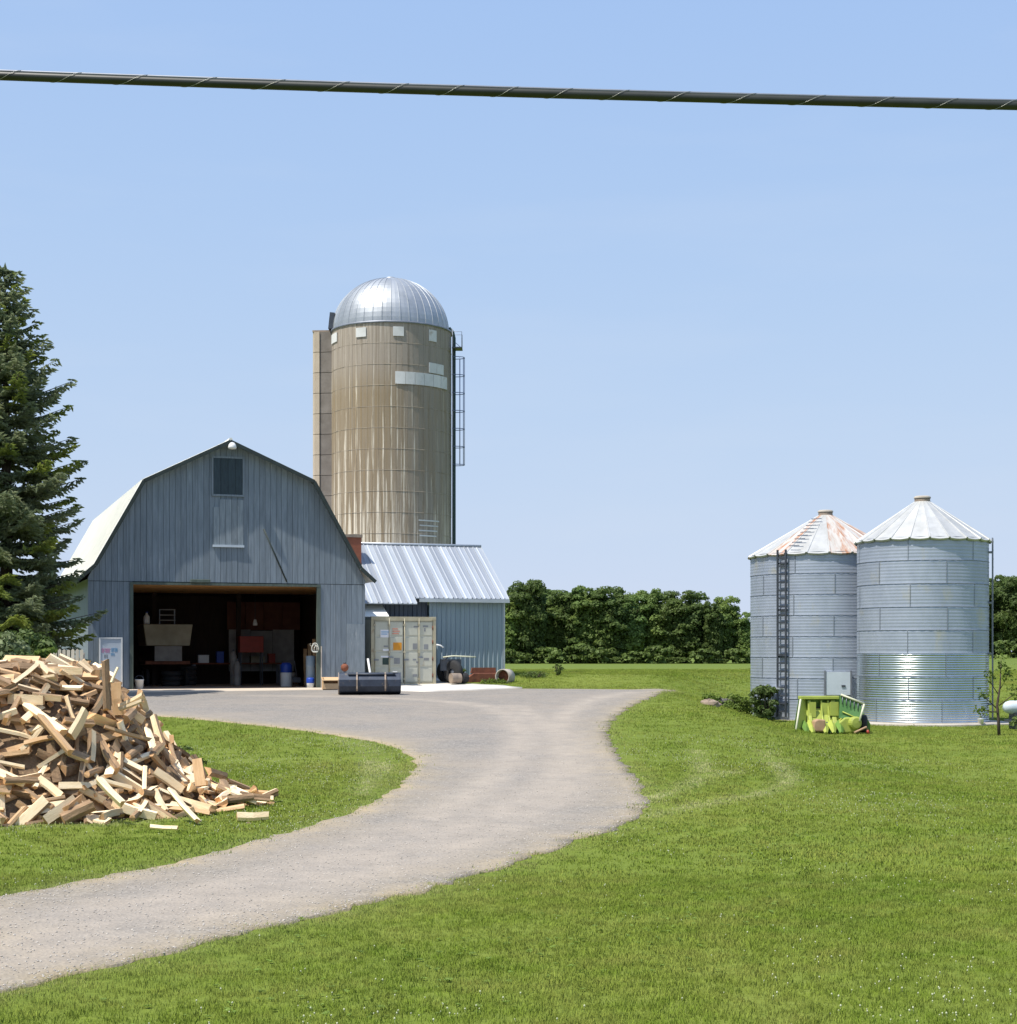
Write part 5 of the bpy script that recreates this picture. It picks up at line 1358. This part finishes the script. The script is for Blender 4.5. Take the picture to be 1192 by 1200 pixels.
# ------------------------------------------------------------------ woodland behind the field
protos = []
for i in range(6):
    H0, R0 = 18.0, [4.6, 5.6, 4.2, 5.9, 4.4, 5.0][i]
    protos.append((H0, blob_crown(100 + i, H0, R0, [60, 72, 54, 76, 58, 66][i], 15000, .29, .04), tree_trunk(H0, .32, 6, i, R0)))
_o = ['first', 'second', 'third', 'fourth', 'fifth', 'sixth', 'seventh', 'eighth', 'ninth', 'tenth', 'eleventh', 'twelfth', 'thirteenth', 'fourteenth', 'fifteenth', 'sixteenth', 'seventeenth', 'eighteenth', 'nineteenth']
ORD = _o + ['twentieth'] + ['twenty-' + q for q in _o[:9]] + ['thirtieth', 'thirty-first', 'thirty-second']
lmix = ['broad', 'rounded', 'narrow', 'bushy', 'tall', 'full']
def forest_tree(px, D, py_top, i, label, group, sx=1.0):
    X = (px - CX) / F * D; z = tz(X, D)
    H0, cm_, tm = protos[i % 6]
    root = empty('woodland_tree', (X, D, z - .3), random.uniform(0, 6.28), label, 'tree', group)
    h = (CAMZ + (HY - py_top) * D / F - z) / H0
    sx *= random.uniform(.85, 1.2)
    root.scale = (h * sx, h * sx, h)
    link('crown', cm_, root); link('trunk', tm, root)
front = [(597, 691), (620, 676), (645, 690), (666, 688), (690, 681), (714, 684), (741, 696), (766, 688), (789, 708), (803, 689), (836, 700), (850, 696), (874, 716), (896, 716), (925, 712), (950, 715)]
G1 = 'broadleaf trees along the far field edge'
order = ['first', 'second', 'third', 'fourth', 'fifth', 'sixth', 'seventh', 'eighth', 'ninth', 'tenth', 'eleventh', 'twelfth', 'thirteenth']
for i, (px, py) in enumerate(front):
    lab = ('%s woodland tree right of the shed roof along the far field' % order[i]) if i < 13 else 'front row woodland tree behind the bins, %s from the left bin edge' % ORD[i - 13]
    forest_tree(px, 385 + random.uniform(-6, 6), py, i, lab, G1)
backrow = [(585, 700), (610, 686), (635, 683), (657, 688), (680, 687), (704, 686), (730, 688), (756, 694), (782, 699), (804, 690), (825, 700), (847, 696), (868, 712), (890, 722), (912, 718), (940, 722), (970, 720), (1000, 716), (1030, 712), (1060, 712), (1090, 705), (1115, 700)]
for i, (px, py) in enumerate(backrow):
    forest_tree(px, 402 + random.uniform(-5, 6), py + random.uniform(2, 16), i + 3, 'back row woodland treetop behind the front trees, %s rightward from the shed' % ORD[i], 'back row of woodland trees', 1.05)
for i, (px, py) in enumerate([(1142, 682), (1164, 672), (1188, 671), (1212, 668), (1240, 675), (1275, 680), (1320, 684)]):
    forest_tree(px, 300 + 8 * (i % 2), py, i + 1, ['woodland tree hidden behind the right grain bin', 'dark woodland tree touching the right edge of the right bin', 'dark woodland tree at the right frame edge behind tank'][min(i, 2)] if i < 3 else 'woodland tree right of the tank, %s beyond the edge tree' % ORD[i - 3], 'trees beyond the right bin')
for i, px in enumerate(range(-420, 580, 44)):
    forest_tree(px, 400 + random.uniform(-12, 12), 700 + random.uniform(-8, 12), i, 'far woodland tree behind the farm buildings, %s from the left' % ORD[i], 'woodland trees behind the farm buildings')
# lighter scrub along the foot of the wood
scr = [blob_crown(300 + i, 4.2, 3.2, 16, 1100, .38, .02, 'foliage', 'leaf_weed') for i in range(3)]
for i in range(34):
    px = 592 + i * 9.2 + random.uniform(-4, 4) if i < 31 else 1160 + (i - 31) * 18
    D = 374 + random.uniform(-3, 4) if i < 31 else 285
    X = (px - CX) / F * D
    o = link('scrub_bush', scr[i % 3], None, (X, D, tz(X, D) - .2), (0, 0, random.uniform(0, 6.28)))
    s_ = random.uniform(.25, .75) if random.random() < .7 else random.uniform(.7, 1.1); o.scale = (s_ * 1.1, s_ * 1.1, s_)
    nth = ORD[i % 31]
    tag(o, ('scrub bush at the foot of the far wood, %s rightward from the shed' % nth) if i < 31 else 'scrub bush at the wood edge, %s right of the right bin' % nth, 'bush', 'scrub along the wood edge' if i < 31 else 'scrub right of the bins')

# ------------------------------------------------------------------ firewood heap
HC, HA = np.array([-8.7, 25.3]), np.array([5.15, 3.3])
def heap_h(x, y):
    """height of the heap above the ground"""
    e = np.sqrt(((x - HC[0]) / HA[0]) ** 2 + ((y - HC[1]) / HA[1]) ** 2)
    d = (1 - e)
    base = 2.08 * sstep(-0.02, .62, d) ** .92
    shoulder = .95 * sstep(-3.5, -6.3, x) + .05
    return np.maximum(0, base * np.clip(.42 + .58 * sstep(-4.3, -6.6, x), 0, 1))
def log_mesh(kind, seed):
    g = random.Random(seed); L = .46 * g.uniform(.9, 1.35); n = 3
    if kind == 'round':
        m = 8; sec = [(math.cos(2 * math.pi * k / m), math.sin(2 * math.pi * k / m)) for k in range(m)]; sc = g.uniform(.042, .062); mi = [0] * m
    elif kind == 'half':
        sec = [(math.cos(a), math.sin(a)) for a in np.linspace(0, math.pi, 5)]; sc = g.uniform(.07, .095); mi = [0, 0, 0, 0, 1]
    elif kind == 'stick':
        sec = [(-.75, -.6), (.3, -.8), (.8, -.1), (.45, .65), (-.55, .7)]; sc = g.uniform(.042, .058); mi = [1, 1, 1, 0, 1]
    else:
        w_ = g.uniform(.9, 1.6); sec = [(-.18, -.32), (.2, -.22)] + [(math.cos(a), math.sin(a)) for a in np.linspace(math.pi / 2 - w_ / 2, math.pi / 2 + w_ / 2, 4)]; sc = g.uniform(.082, .118); mi = [1, 1, 0, 0, 0, 1]
    mb = MB(); k = len(sec); vs = []
    jit = [g.uniform(.78, 1.2) for _ in sec]
    for i in range(n):
        x = -L / 2 + L * i / (n - 1); tp = 1 - .12 * (i / (n - 1)) * g.random()
        bx, bz = g.uniform(-.012, .012), g.uniform(-.012, .012)
        for j, (a, b_) in enumerate(sec):
            q = sc * tp * jit[j] * g.uniform(.94, 1.06)
            vs.append((x + g.uniform(-.012, .012), a * q + bx, b_ * q + bz))
    for i in range(n - 1):
        for j in range(k): mb.add([], []); mb.f.append((i * k + j, i * k + (j + 1) % k, (i + 1) * k + (j + 1) % k, (i + 1) * k + j)); mb.m.append(mi[j]); mb.sm.append(False)
    mb.v = [tuple(p) for p in vs]
    mb.f += [tuple(range(k - 1, -1, -1)), tuple(range((n - 1) * k, n * k))]; mb.m += [2, 2]; mb.sm += [False, False]
    return mb, L
kinds = ['wedge'] * 7 + ['half'] * 3 + ['stick'] * 6 + ['round'] * 2
protol = []
for i, kd in enumerate(kinds):
    mb, L = log_mesh(kd, 50 + i)
    fresh = i % 4 < 3
    protol.append((kd, mb, L, mb.mesh('firewood_log', [M['bark'], M['wood_split'] if fresh else M['wood_old'], M['wood_end']]), fresh))
def hnorm(x, y):
    e = .08
    H_ = lambda a, b_: float(heap_h(np.array(a), np.array(b_)))
    return Vector((-(H_(x + e, y) - H_(x - e, y)) / (2 * e), -(H_(x, y + e) - H_(x, y - e)) / (2 * e), 1)).normalized()
from mathutils import Matrix
def log_matrix(x, y, lift, tilt_sd, horizontal=False, s=1.0):
    nv = hnorm(x, y)
    yaw = random.uniform(0, math.pi * 2)
    if horizontal: d = Vector((1, random.uniform(-.5, .5), random.uniform(-.15, .15)))
    else: d = Vector((math.cos(yaw), math.sin(yaw), 0))
    d = (d - nv * d.dot(nv)).normalized()
    d = (d + nv * random.gauss(0, tilt_sd)).normalized()
    side = nv.cross(d).normalized(); up_ = d.cross(side).normalized()
    rot = Matrix((d, side, up_)).transposed().to_4x4() @ Matrix.Rotation(random.uniform(0, 6.28), 4, 'X')
    z = tz(x, y) + float(heap_h(np.array(x), np.array(y))) + lift
    return Matrix.Translation((x, y, z)) @ rot @ Matrix.Diagonal((s, s, s, 1))
# dark litter core
cx_ = np.linspace(-14.2, -3.3, 60); cy_ = np.linspace(21.6, 29, 44)
CXX, CYY = np.meshgrid(cx_, cy_)
CZ = terrain(CXX, CYY) + np.maximum(heap_h(CXX, CYY) - .22, -.06) + rng.normal(0, .03, CXX.shape)
ii = np.arange(CXX.size).reshape(CXX.shape)
core = link('bark_litter', fastmesh('bark_litter', np.stack([CXX, CYY, CZ], -1).reshape(-1, 3), np.stack([ii[:-1, :-1], ii[:-1, 1:], ii[1:, 1:], ii[1:, :-1]], -1).reshape(-1, 4), M['litter']))
tag(core, 'dark bark litter filling the gaps inside the firewood heap', 'bark litter', None, 'stuff')
# lower layers, joined
big = MB()
def append_mb(dst, src, mtx):
    o = len(dst.v)
    dst.v += [tuple(mtx @ Vector(p)) for p in src.v]
    dst.f += [tuple(o + i for i in f) for f in src.f]; dst.m += src.m; dst.sm += src.sm
under, tries = 0, 0
while under < 900 and tries < 20000:
    tries += 1
    x, y = random.uniform(-13.8, -3.5), random.uniform(21.9, 28.6)
    if heap_h(np.array(x), np.array(y)) < .06: continue
    kd, mb, L, me, fr = random.choice(protol)
    append_mb(big, mb, log_matrix(x, y, random.uniform(-.22, -.06), .2)); under += 1
core2 = big.build('buried_firewood', [M['bark'], M['wood_old'], M['wood_end']])
tag(core2, 'buried lower layers of split firewood under the loose logs', 'firewood', None, 'stuff')
# the loose top layer: individual logs, the front face packed densest
spots, loose = [], []
tries = 0
while len(spots) < 285 and tries < 60000:
    tries += 1
    x, y = random.uniform(-9.2, -3.45), random.uniform(21.75, 26.4)
    h = float(heap_h(np.array(x), np.array(y)))
    if h < .03: continue
    if y > 25.0 and random.random() < .7: continue
    md = .132
    if any((x - a) ** 2 + (y - b_) ** 2 + (h - c) ** 2 * .6 < md * md for a, b_, c in spots): continue
    spots.append((x, y, h))
for x, y, h in spots:
    kd, mb, L, me, fr = random.choice(protol)
    o = link('firewood_log', me)
    o.matrix_world = log_matrix(x, y, random.uniform(-.02, .11), .22, horizontal=(h > 1.55 and random.random() < .65), s=random.uniform(.84, 1.15))
    loose.append((o, kd, fr))
# every log's label tells it apart: look, lie, stretch of the heap, then its place among the like
def log_words(o, kd, fr):
    d = (o.matrix_world.to_3x3() @ Vector((1, 0, 0))).normalized(); p = o.matrix_world.translation
    look = {'wedge': 'wedge log', 'half': 'half round log', 'stick': 'thin stick', 'round': 'round bark log'}[kd]
    if kd != 'round': look = ('pale ' if fr else 'weathered ') + look
    if d.x < 0: d = -d
    lie = 'upright' if abs(d.z) > .8 else 'end-on' if abs(d.y) > .8 else 'level' if abs(d.z) < .22 else 'rising to the right' if d.z > 0 else 'falling to the right'
    px, py = CX + p.x / p.y * F, HY + (CAMZ - p.z) / p.y * F
    hz = 'left edge' if px < 40 else 'left part' if px < 90 else 'middle' if px < 140 else 'right slope' if px < 215 else 'right toe'
    vt = 'crest' if py < 812 else 'upper face' if py < 856 else 'mid face' if py < 906 else 'lower face' if py < 945 else 'foot'
    return look, lie, hz, vt, px
ordw = ['leftmost', 'second from left', 'third from left', 'fourth from left', 'fifth from left', 'sixth from left', 'seventh from left', 'eighth from left', 'ninth from left', 'tenth from left', 'eleventh from left', 'twelfth from left', 'thirteenth from left', 'fourteenth from left']
byk = {}
for o, kd, fr in loose:
    w_ = log_words(o, kd, fr); byk.setdefault(w_[:4], []).append((w_[4], o))
for (look, lie, hz, vt), lst in byk.items():
    lst.sort(key=lambda q: q[0])
    for i, (px, o) in enumerate(lst):
        lab = '%s, %s, heap %s, %s' % (look, lie, vt, hz)
        if len(lst) > 1: lab = '%s %s, %s, heap %s, %s' % (ordw[i] if i < 9 else ORD[i] + ' from left', look, lie, vt, hz)
        tag(o, lab, 'firewood', 'loose split logs on the firewood heap')
# a few that stand out
def special(label, p0, p1, d0, d1, thick, kind_i, fresh=True):
    if d0: a, b_ = Vector(at(*p0, d0)), Vector(at(*p1, d1))
    else:
        a, b_ = [Vector((*hit(*q), 0)) for q in (p0, p1)]
        a.z, b_.z = tz(a.x, a.y) + .07, tz(b_.x, b_.y) + .07
    kd, mb, L, me, fr = protol[kind_i]
    me2 = me.copy(); me2.materials[1] = M['wood_split' if fresh else 'wood_old']
    dv = (b_ - a); l = dv.length; dv.normalize()
    side = dv.cross(Vector((0, -1, .3))).normalized(); up_ = dv.cross(side).normalized()
    if up_.dot(Vector((0, -1, .3))) > 0 : side = -side; up_ = -up_
    rot = Matrix((dv, side, up_)).transposed().to_4x4()
    o = link('firewood_log', me2)
    o.matrix_world = Matrix.Translation((a + b_) / 2) @ rot @ Matrix.Diagonal((l / L, thick, thick, 1))
    tag(o, label, 'firewood')
special('upright weathered post at the right shoulder of the heap', (127, 832), (124, 774), 23.9, 24.0, 1.25, 16, False)
special('upright brown half log just right of the tall post', (137, 838), (136, 800), 24.2, 24.2, 1.1, 8, False)
special('thin pale splinter leaning right of the tall post', (130, 800), (138, 782), 23.9, 24.0, .55, 10)
special('upper of two pale sticks jutting right from the shoulder', (140, 828), (168, 815), 24.2, 24.0, .8, 11)
special('lower of two pale sticks jutting right from the shoulder', (140, 832), (167, 822), 24.1, 23.9, .8, 12)
special('big bright split block facing front in mid heap', (80, 860), (99, 830), 23.2, 23.4, 1.55, 4)
special('upright log at the right foot of the slope', (236, 921), (232, 889), 24.0, 24.1, .95, 7, False)
special('long flat pale stick lying alone on the grass farthest right', (272, 942), (321, 941), None, None, 1.5, 10)
special('flat pale stick on the grass nearest the driveway', (278, 964), (315, 963), None, None, 1.5, 12)
special('long pale log sloping across the upper front face', (28, 826), (72, 858), 23.6, 23.1, 1.0, 3)
special('long weathered log sloping below the bright one', (45, 838), (82, 880), 23.2, 22.8, 1.0, 1, False)
special('pale stick lying on the grass along the heap foot', (176, 976), (208, 977), None, None, .8, 13)
special('long thin weathered plank pointing right on the slope', (122, 852), (176, 868), 24.0, 24.3, .75, 11, False)
special('bright pale log leaning down at the lower front', (113, 912), (142, 940), 22.6, 22.4, 1.0, 0)
special('bright slender log leaning at the lower right front', (198, 925), (230, 962), 22.9, 22.5, .8, 2)
special('bright log lying at the crest of the heap', (24, 778), (52, 800), 24.6, 24.2, 1.35, 4)
special('second bright log across the heap crest', (44, 776), (57, 790), 24.5, 24.2, 1.3, 5)

# ------------------------------------------------------------------ overhead cable
WD = 8.0
wz = lambda x: CAMZ + (HY - (91 + 35 * ((x * F / WD + CX) / 1192) - 2.2 * (((x * F / WD + CX) - 596) / 596) ** 2)) * WD / F
xs = np.linspace(-14, 14, 113)
cab = empty('overhead_cable', (0, WD, wz(0)), 0, 'thick black overhead cable with lashing wire crossing the sky', 'cable')
r0 = 5.2 * WD / F
MB().tube([(x, 0, wz(x) - wz(0)) for x in xs], r0, 12).build('cable_sheath', M['cable'], cab)
MB().tube([(x, -.004, wz(x) - wz(0) + r0 * 1.05) for x in xs], r0 * .34, 8).build('messenger_strand', M['steel_mid'], cab)
hx = np.linspace(-3.2, 3.2, 1300)
MB().tube([(x, -(r0 * 1.06) * math.cos(x * 2 * math.pi / .30 + 1.3 * math.sin(x * 2.1)), wz(x) - wz(0) + .004 + (r0 * 1.2) * math.sin(x * 2 * math.pi / .30 + 1.3 * math.sin(x * 2.1))) for x in hx], .0011, 4).build('lashing_wire', M['lash'], cab)

# ------------------------------------------------------------------ grass and gravel
def gn_scatter(obj, coll):
    ng = bpy.data.node_groups.new('scatter ' + obj.name, 'GeometryNodeTree')
    ng.interface.new_socket('Geometry', in_out='INPUT', socket_type='NodeSocketGeometry')
    ng.interface.new_socket('Geometry', in_out='OUTPUT', socket_type='NodeSocketGeometry')
    N, Lk = ng.nodes, ng.links
    gi, go = N.new('NodeGroupInput'), N.new('NodeGroupOutput')
    ci = N.new('GeometryNodeCollectionInfo'); ci.inputs['Collection'].default_value = coll
    ci.inputs['Separate Children'].default_value = True; ci.inputs['Reset Children'].default_value = True
    ip = N.new('GeometryNodeInstanceOnPoints'); ip.inputs['Pick Instance'].default_value = True
    def attr(nm, ty):
        n = N.new('GeometryNodeInputNamedAttribute'); n.data_type = ty; n.inputs['Name'].default_value = nm
        return n.outputs['Attribute']
    Lk.new(gi.outputs[0], ip.inputs['Points']); Lk.new(ci.outputs[0], ip.inputs['Instance'])
    Lk.new(attr('pick', 'INT'), ip.inputs['Instance Index']); Lk.new(attr('turn', 'FLOAT_VECTOR'), ip.inputs['Rotation']); Lk.new(attr('size', 'FLOAT'), ip.inputs['Scale'])
    Lk.new(ip.outputs[0], go.inputs[0])
    md = obj.modifiers.new('scatter', 'NODES'); md.node_group = ng
def points_object(name, P, pick, turn, size, wear, coll, material):
    me = bpy.data.meshes.new(name)
    me.vertices.add(len(P)); me.vertices.foreach_set('co', np.asarray(P, np.float32).ravel())
    for nm, ty, data in (('pick', 'INT', pick.astype(np.int32)), ('size', 'FLOAT', size.astype(np.float32)), ('wear', 'FLOAT', wear.astype(np.float32))):
        a = me.attributes.new(nm, ty, 'POINT'); a.data.foreach_set('value', data)
    a = me.attributes.new('turn', 'FLOAT_VECTOR', 'POINT'); a.data.foreach_set('vector', turn.astype(np.float32).ravel())
    me.materials.append(material)
    o = link(name, me); gn_scatter(o, coll)
    return o
def grass_mat():
    m, t, b = nt('grass blades')
    gi = node(t, 'ShaderNodeNewGeometry')
    tc = coords(t, (1, 1, 1), False, 'Object')
    w = node(t, 'ShaderNodeAttribute', attribute_name='wear', attribute_type='INSTANCER')
    # colour patches follow the lawn itself: world position of the blade
    big = noise(t, gi.outputs['Position'], 0.22, 7, 0.7)
    mid = noise(t, gi.outputs['Position'], 1.3, 4)
    c = ramp(t, big, [(0.3, (0.128, 0.218, 0.027)), (0.5, (0.205, 0.278, 0.042)), (0.7, (0.300, 0.330, 0.080))])
    c = mix(t, ramp(t, mid, [(0.42, 0.0), (0.75, 0.6)]), c, (0.335, 0.325, 0.095))
    oi = node(t, 'ShaderNodeObjectInfo')
    mr = node(t, 'ShaderNodeMapRange'); mr.inputs[3].default_value = .72; mr.inputs[4].default_value = 1.28; t.links.new(oi.outputs['Random'], mr.inputs[0])
    sc = node(t, 'ShaderNodeVectorMath', operation='SCALE'); t.links.new(c, sc.inputs[0]); t.links.new(mr.outputs[0], sc.inputs['Scale'])
    c = mix(t, w.outputs['Fac'], sc.outputs[0], (0.58, 0.57, 0.29))
    df = node(t, 'ShaderNodeBsdfDiffuse'); t.links.new(c, df.inputs[0])
    nm = node(t, 'ShaderNodeVectorMath', operation='SCALE'); nm.inputs['Scale'].default_value = .45; t.links.new(gi.outputs['Normal'], nm.inputs[0])
    na = node(t, 'ShaderNodeVectorMath', operation='ADD'); na.inputs[1].default_value = (0, 0, 1); t.links.new(nm.outputs[0], na.inputs[0])
    nn = node(t, 'ShaderNodeVectorMath', operation='NORMALIZE'); t.links.new(na.outputs[0], nn.inputs[0]); t.links.new(nn.outputs[0], df.inputs['Normal'])
    b = df
    tr = node(t, 'ShaderNodeBsdfTranslucent'); t.links.new(c, tr.inputs[0])
    ms = node(t, 'ShaderNodeMixShader'); ms.inputs[0].default_value = .38
    t.links.new(b.outputs[0], ms.inputs[1]); t.links.new(tr.outputs[0], ms.inputs[2]); t.links.new(ms.outputs[0], t.nodes['Material Output'].inputs[0])
    return m
GM = grass_mat()
src = bpy.data.collections.new('scatter sources')          # not linked to the scene: only instanced
def clump(seed, n, spread, h, w_):
    g = np.random.default_rng(seed); V, Fq = [], []
    for i in range(n):
        x, y = g.normal(0, spread, 2); a = g.uniform(0, 6.28); hh = h * g.uniform(.5, 1.2); ln = g.uniform(.15, .8) * hh; la = g.uniform(0, 6.28)
        dx, dy = math.cos(a) * w_ / 2, math.sin(a) * w_ / 2; lx, ly = math.cos(la) * ln, math.sin(la) * ln
        o = len(V)
        V += [(x - dx, y - dy, -.01), (x + dx, y + dy, -.01), (x + dx * .7 + lx * .4, y + dy * .7 + ly * .4, hh * .6), (x - dx * .7 + lx * .4, y - dy * .7 + ly * .4, hh * .6), (x + lx, y + ly, hh)]
        Fq += [(o, o + 1, o + 2, o + 3), (o + 3, o + 2, o + 4)]
    me = bpy.data.meshes.new('grass_tuft'); me.from_pydata(V, [], Fq); me.materials.append(GM); me.update()
    return me
gcoll = bpy.data.collections.new('grass tufts')
for i in range(6):
    o = bpy.data.objects.new('grass_tuft', clump(400 + i, 16, .05, .036, .006)); gcoll.objects.link(o)
gcoll2 = bpy.data.collections.new('coarse grass tufts')
for i in range(5):
    o = bpy.data.objects.new('coarse_grass_tuft', clump(440 + i, 16, .10, .042, .013)); gcoll2.objects.link(o)
tracks_px = [[(757, 958), (800, 948), (850, 939), (900, 929), (925, 915), (912, 898), (893, 881)], [(757, 938), (790, 928), (820, 913), (824, 898), (816, 880)], [(395, 866), (418, 877), (432, 893), (432, 915), (424, 932)], [(412, 868), (438, 880), (450, 897), (444, 915)], [(820, 913), (860, 905)]]
tracks = [np.array(smooth_poly([hit(*p) for p in tp], .6)) for tp in tracks_px]
def make_points(y0, y1, dens):
    xw = lambda y: .40 * y + 4.0
    n = int(dens * (y1 - y0) * 2 * xw((y0 + y1) / 2))
    y = rng.uniform(y0, y1, n); x = rng.uniform(-1, 1, n) * xw(y1)
    k = np.abs(x) < xw(y); P = np.column_stack([x[k], y[k]])
    dd = np.full(len(P), 9.0); near = inside(OUT, P)
    de = dist_poly(OUT, P, True)
    keep = ~near | (de < .10 * rng.random(len(P)) ** 2 * 2)
    keep &= heap_h(P[:, 0], P[:, 1]) < .10
    keep &= np.hypot(P[:, 0] - XR, P[:, 1] - 57.5) > RR + .45
    keep &= np.hypot(P[:, 0] - XL, P[:, 1] - 62.3) > RL + .3
    # nothing grows under the buildings or slabs
    for poly in (np.array([fb.world(*q)[:2] for q in ((-.1, -2.2), (W + .2, -2.2), (W + .2, BLEN), (-.1, BLEN))]), np.array(pad2), np.array([fs.world(*q)[:2] for q in ((-8, -.3), (.1, -.05), (.1, 7), (-8, 7))])):
        keep &= ~inside(poly, P)
    P, de = P[keep], de[keep]
    wr = .65 * np.exp(-de / .22) * rng.uniform(.2, 1, len(P))
    for tr in tracks:
        dt = dist_poly(tr, P)
        wr = np.maximum(wr, (.78 + .22 * np.sin(P[:, 0] * 3.1 + 1.7 * P[:, 1])) * np.exp(-(dt / .20) ** 2) * rng.uniform(.7, 1, len(P)))
    toe = heap_h(P[:, 0] * 1.0, P[:, 1] + .5)
    wr = np.maximum(wr, np.where((toe > .02) & (P[:, 1] < 23.4), rng.uniform(.1, .6, len(P)), 0))
    return P, wr
def lawn(name, y0, y1, dens, coll, szr):
    P, wr = make_points(y0, y1, dens)
    z = terrain(P[:, 0], P[:, 1])
    n = len(P)
    turn = np.column_stack([rng.normal(0, .12, n), rng.normal(0, .12, n), rng.uniform(0, 6.28, n)])
    patch = .92 + .14 * np.sin(P[:, 0] * .9 + np.sin(P[:, 1] * .7)) * np.sin(P[:, 1] * .5 + 1)
    size = rng.uniform(*szr, n) * patch * (1 - .2 * wr)
    o = points_object(name, np.column_stack([P, z]), rng.integers(0, 6, n), turn, size, wr, coll, GM)
    return tag(o, 'mown green grass covering the lawn', 'grass', None, 'stuff'), n
_, n1 = lawn('lawn_grass', 9.5, 18, 300, gcoll, (.75, 1.25))
_, n2 = lawn('lawn_grass', 18, 32, 95, gcoll2, (.65, 1.05))
_, n3 = lawn('lawn_grass', 32, 72, 32, gcoll2, (.75, 1.3))
_, n4 = lawn('lawn_grass', 72, 120, 10, gcoll2, (1.0, 1.8))
# broad leaved lawn weeds in loose colonies
wcoll = bpy.data.collections.new('lawn weeds')
for i in range(4):
    g = np.random.default_rng(470 + i); V_, F_ = [], []
    for k in range(9):
        a = 2 * math.pi * k / 9 + g.uniform(-.3, .3); l = g.uniform(.035, .075); w_ = l * .3; d_ = np.array([math.cos(a), math.sin(a)]); n_ = np.array([-d_[1], d_[0]]); o_ = len(V_)
        V_ += [(0, 0, .004), (*(d_ * l * .55 + n_ * w_), .026), (*(d_ * l), .018), (*(d_ * l * .55 - n_ * w_), .026)]; F_.append((o_, o_ + 3, o_ + 2, o_ + 1))
    me_ = bpy.data.meshes.new('lawn_weed'); me_.from_pydata(V_, [], F_); me_.materials.append(M['leaf_lawn']); me_.update()
    wcoll.objects.link(bpy.data.objects.new('lawn_weed', me_))
P, _ = make_points(9.5, 34, 30)
fld = np.sin(P[:, 0] * .6 + 2.1 * np.sin(P[:, 1] * .29)) * np.sin(P[:, 1] * .43 - .5 * P[:, 0]) + rng.normal(0, .35, len(P))
P = P[fld > .35]; n = len(P)
o = points_object('lawn_weeds', np.column_stack([P, terrain(P[:, 0], P[:, 1]) + .012]), rng.integers(0, 4, n), np.column_stack([rng.normal(0, .15, n), rng.normal(0, .15, n), rng.uniform(0, 6, n)]), rng.uniform(.32, .62, n), np.zeros(n), wcoll, M['leaf_lawn'])
tag(o, 'broad leaved weeds growing through the lawn', 'weeds', None, 'stuff')
# clover heads: small pale specks
WM = mat('clover head', (0.52, 0.54, 0.36), (0.42, 0.44, 0.28), 30, .8)
ccoll = bpy.data.collections.new('clover heads')
for i in range(2):
    mb = MB(); mb.lathe([(.001, .045), (.007, .047), (.0095, .056), (.007, .065), (.001, .068)], 6); mb.tube([(0, 0, 0), (.002, 0, .045)], .0012, 3)
    o = bpy.data.objects.new('clover_head', mb.mesh('clover_head', WM)); ccoll.objects.link(o)
P, _ = make_points(9.5, 38, 60)
fld = np.sin(P[:, 0] * .8 + 1.7 * np.sin(P[:, 1] * .37)) * np.sin(P[:, 1] * .55 + .6 * P[:, 0]) + rng.normal(0, .45, len(P))
P = P[fld > .45]
n = len(P)
o = points_object('clover_flowers', np.column_stack([P, terrain(P[:, 0], P[:, 1])]), rng.integers(0, 2, n), np.column_stack([rng.normal(0, .2, n), rng.normal(0, .2, n), rng.uniform(0, 6, n)]), rng.uniform(.45, .8, n), np.zeros(n), ccoll, WM)
tag(o, 'tiny pale clover flowers scattered through the lawn', 'flowers', None, 'stuff')
# loose stones on the driveway
SM = mat('loose gravel stone', (0.46, 0.42, 0.37), (0.36, 0.33, 0.29), 12, .9, var=.22)
scoll = bpy.data.collections.new('gravel stones')
for i in range(4):
    g = np.random.default_rng(70 + i); mb = MB(); mb.lathe([(.001, -.006), (.010, -.004), (.014, .002), (.009, .009), (.001, .011)], 6, smooth=False)
    mb.v = [tuple(np.array(p) * g.uniform(.75, 1.25, 3)) for p in mb.v]
    o = bpy.data.objects.new('gravel_stone', mb.mesh('gravel_stone', SM)); scoll.objects.link(o)
P = np.column_stack([rng.uniform(-9, 8, 110000), rng.uniform(10, 34, 110000)])
P = P[rng.random(len(P)) < np.interp(P[:, 1], [10, 18, 34], [1, .5, .12])]
P = P[inside(OUT, P)]; de = dist_poly(OUT, P, True)
P = P[rng.random(len(P)) < .35 + .65 * np.exp(-de / .5)]
n = len(P)
o = points_object('loose_gravel', np.column_stack([P, terrain(P[:, 0], P[:, 1]) + .022]), rng.integers(0, 4, n), np.column_stack([rng.normal(0, .25, n), rng.normal(0, .25, n), rng.uniform(0, 6.28, n)]), rng.uniform(.3, .9, n), np.zeros(n), scoll, SM)
tag(o, 'loose grey stones scattered over the gravel driveway', 'gravel', None, 'stuff')
print('counts: grass', n1, n2, n3, 'stones', n, 'spruce', nspr, 'logs', len(spots))
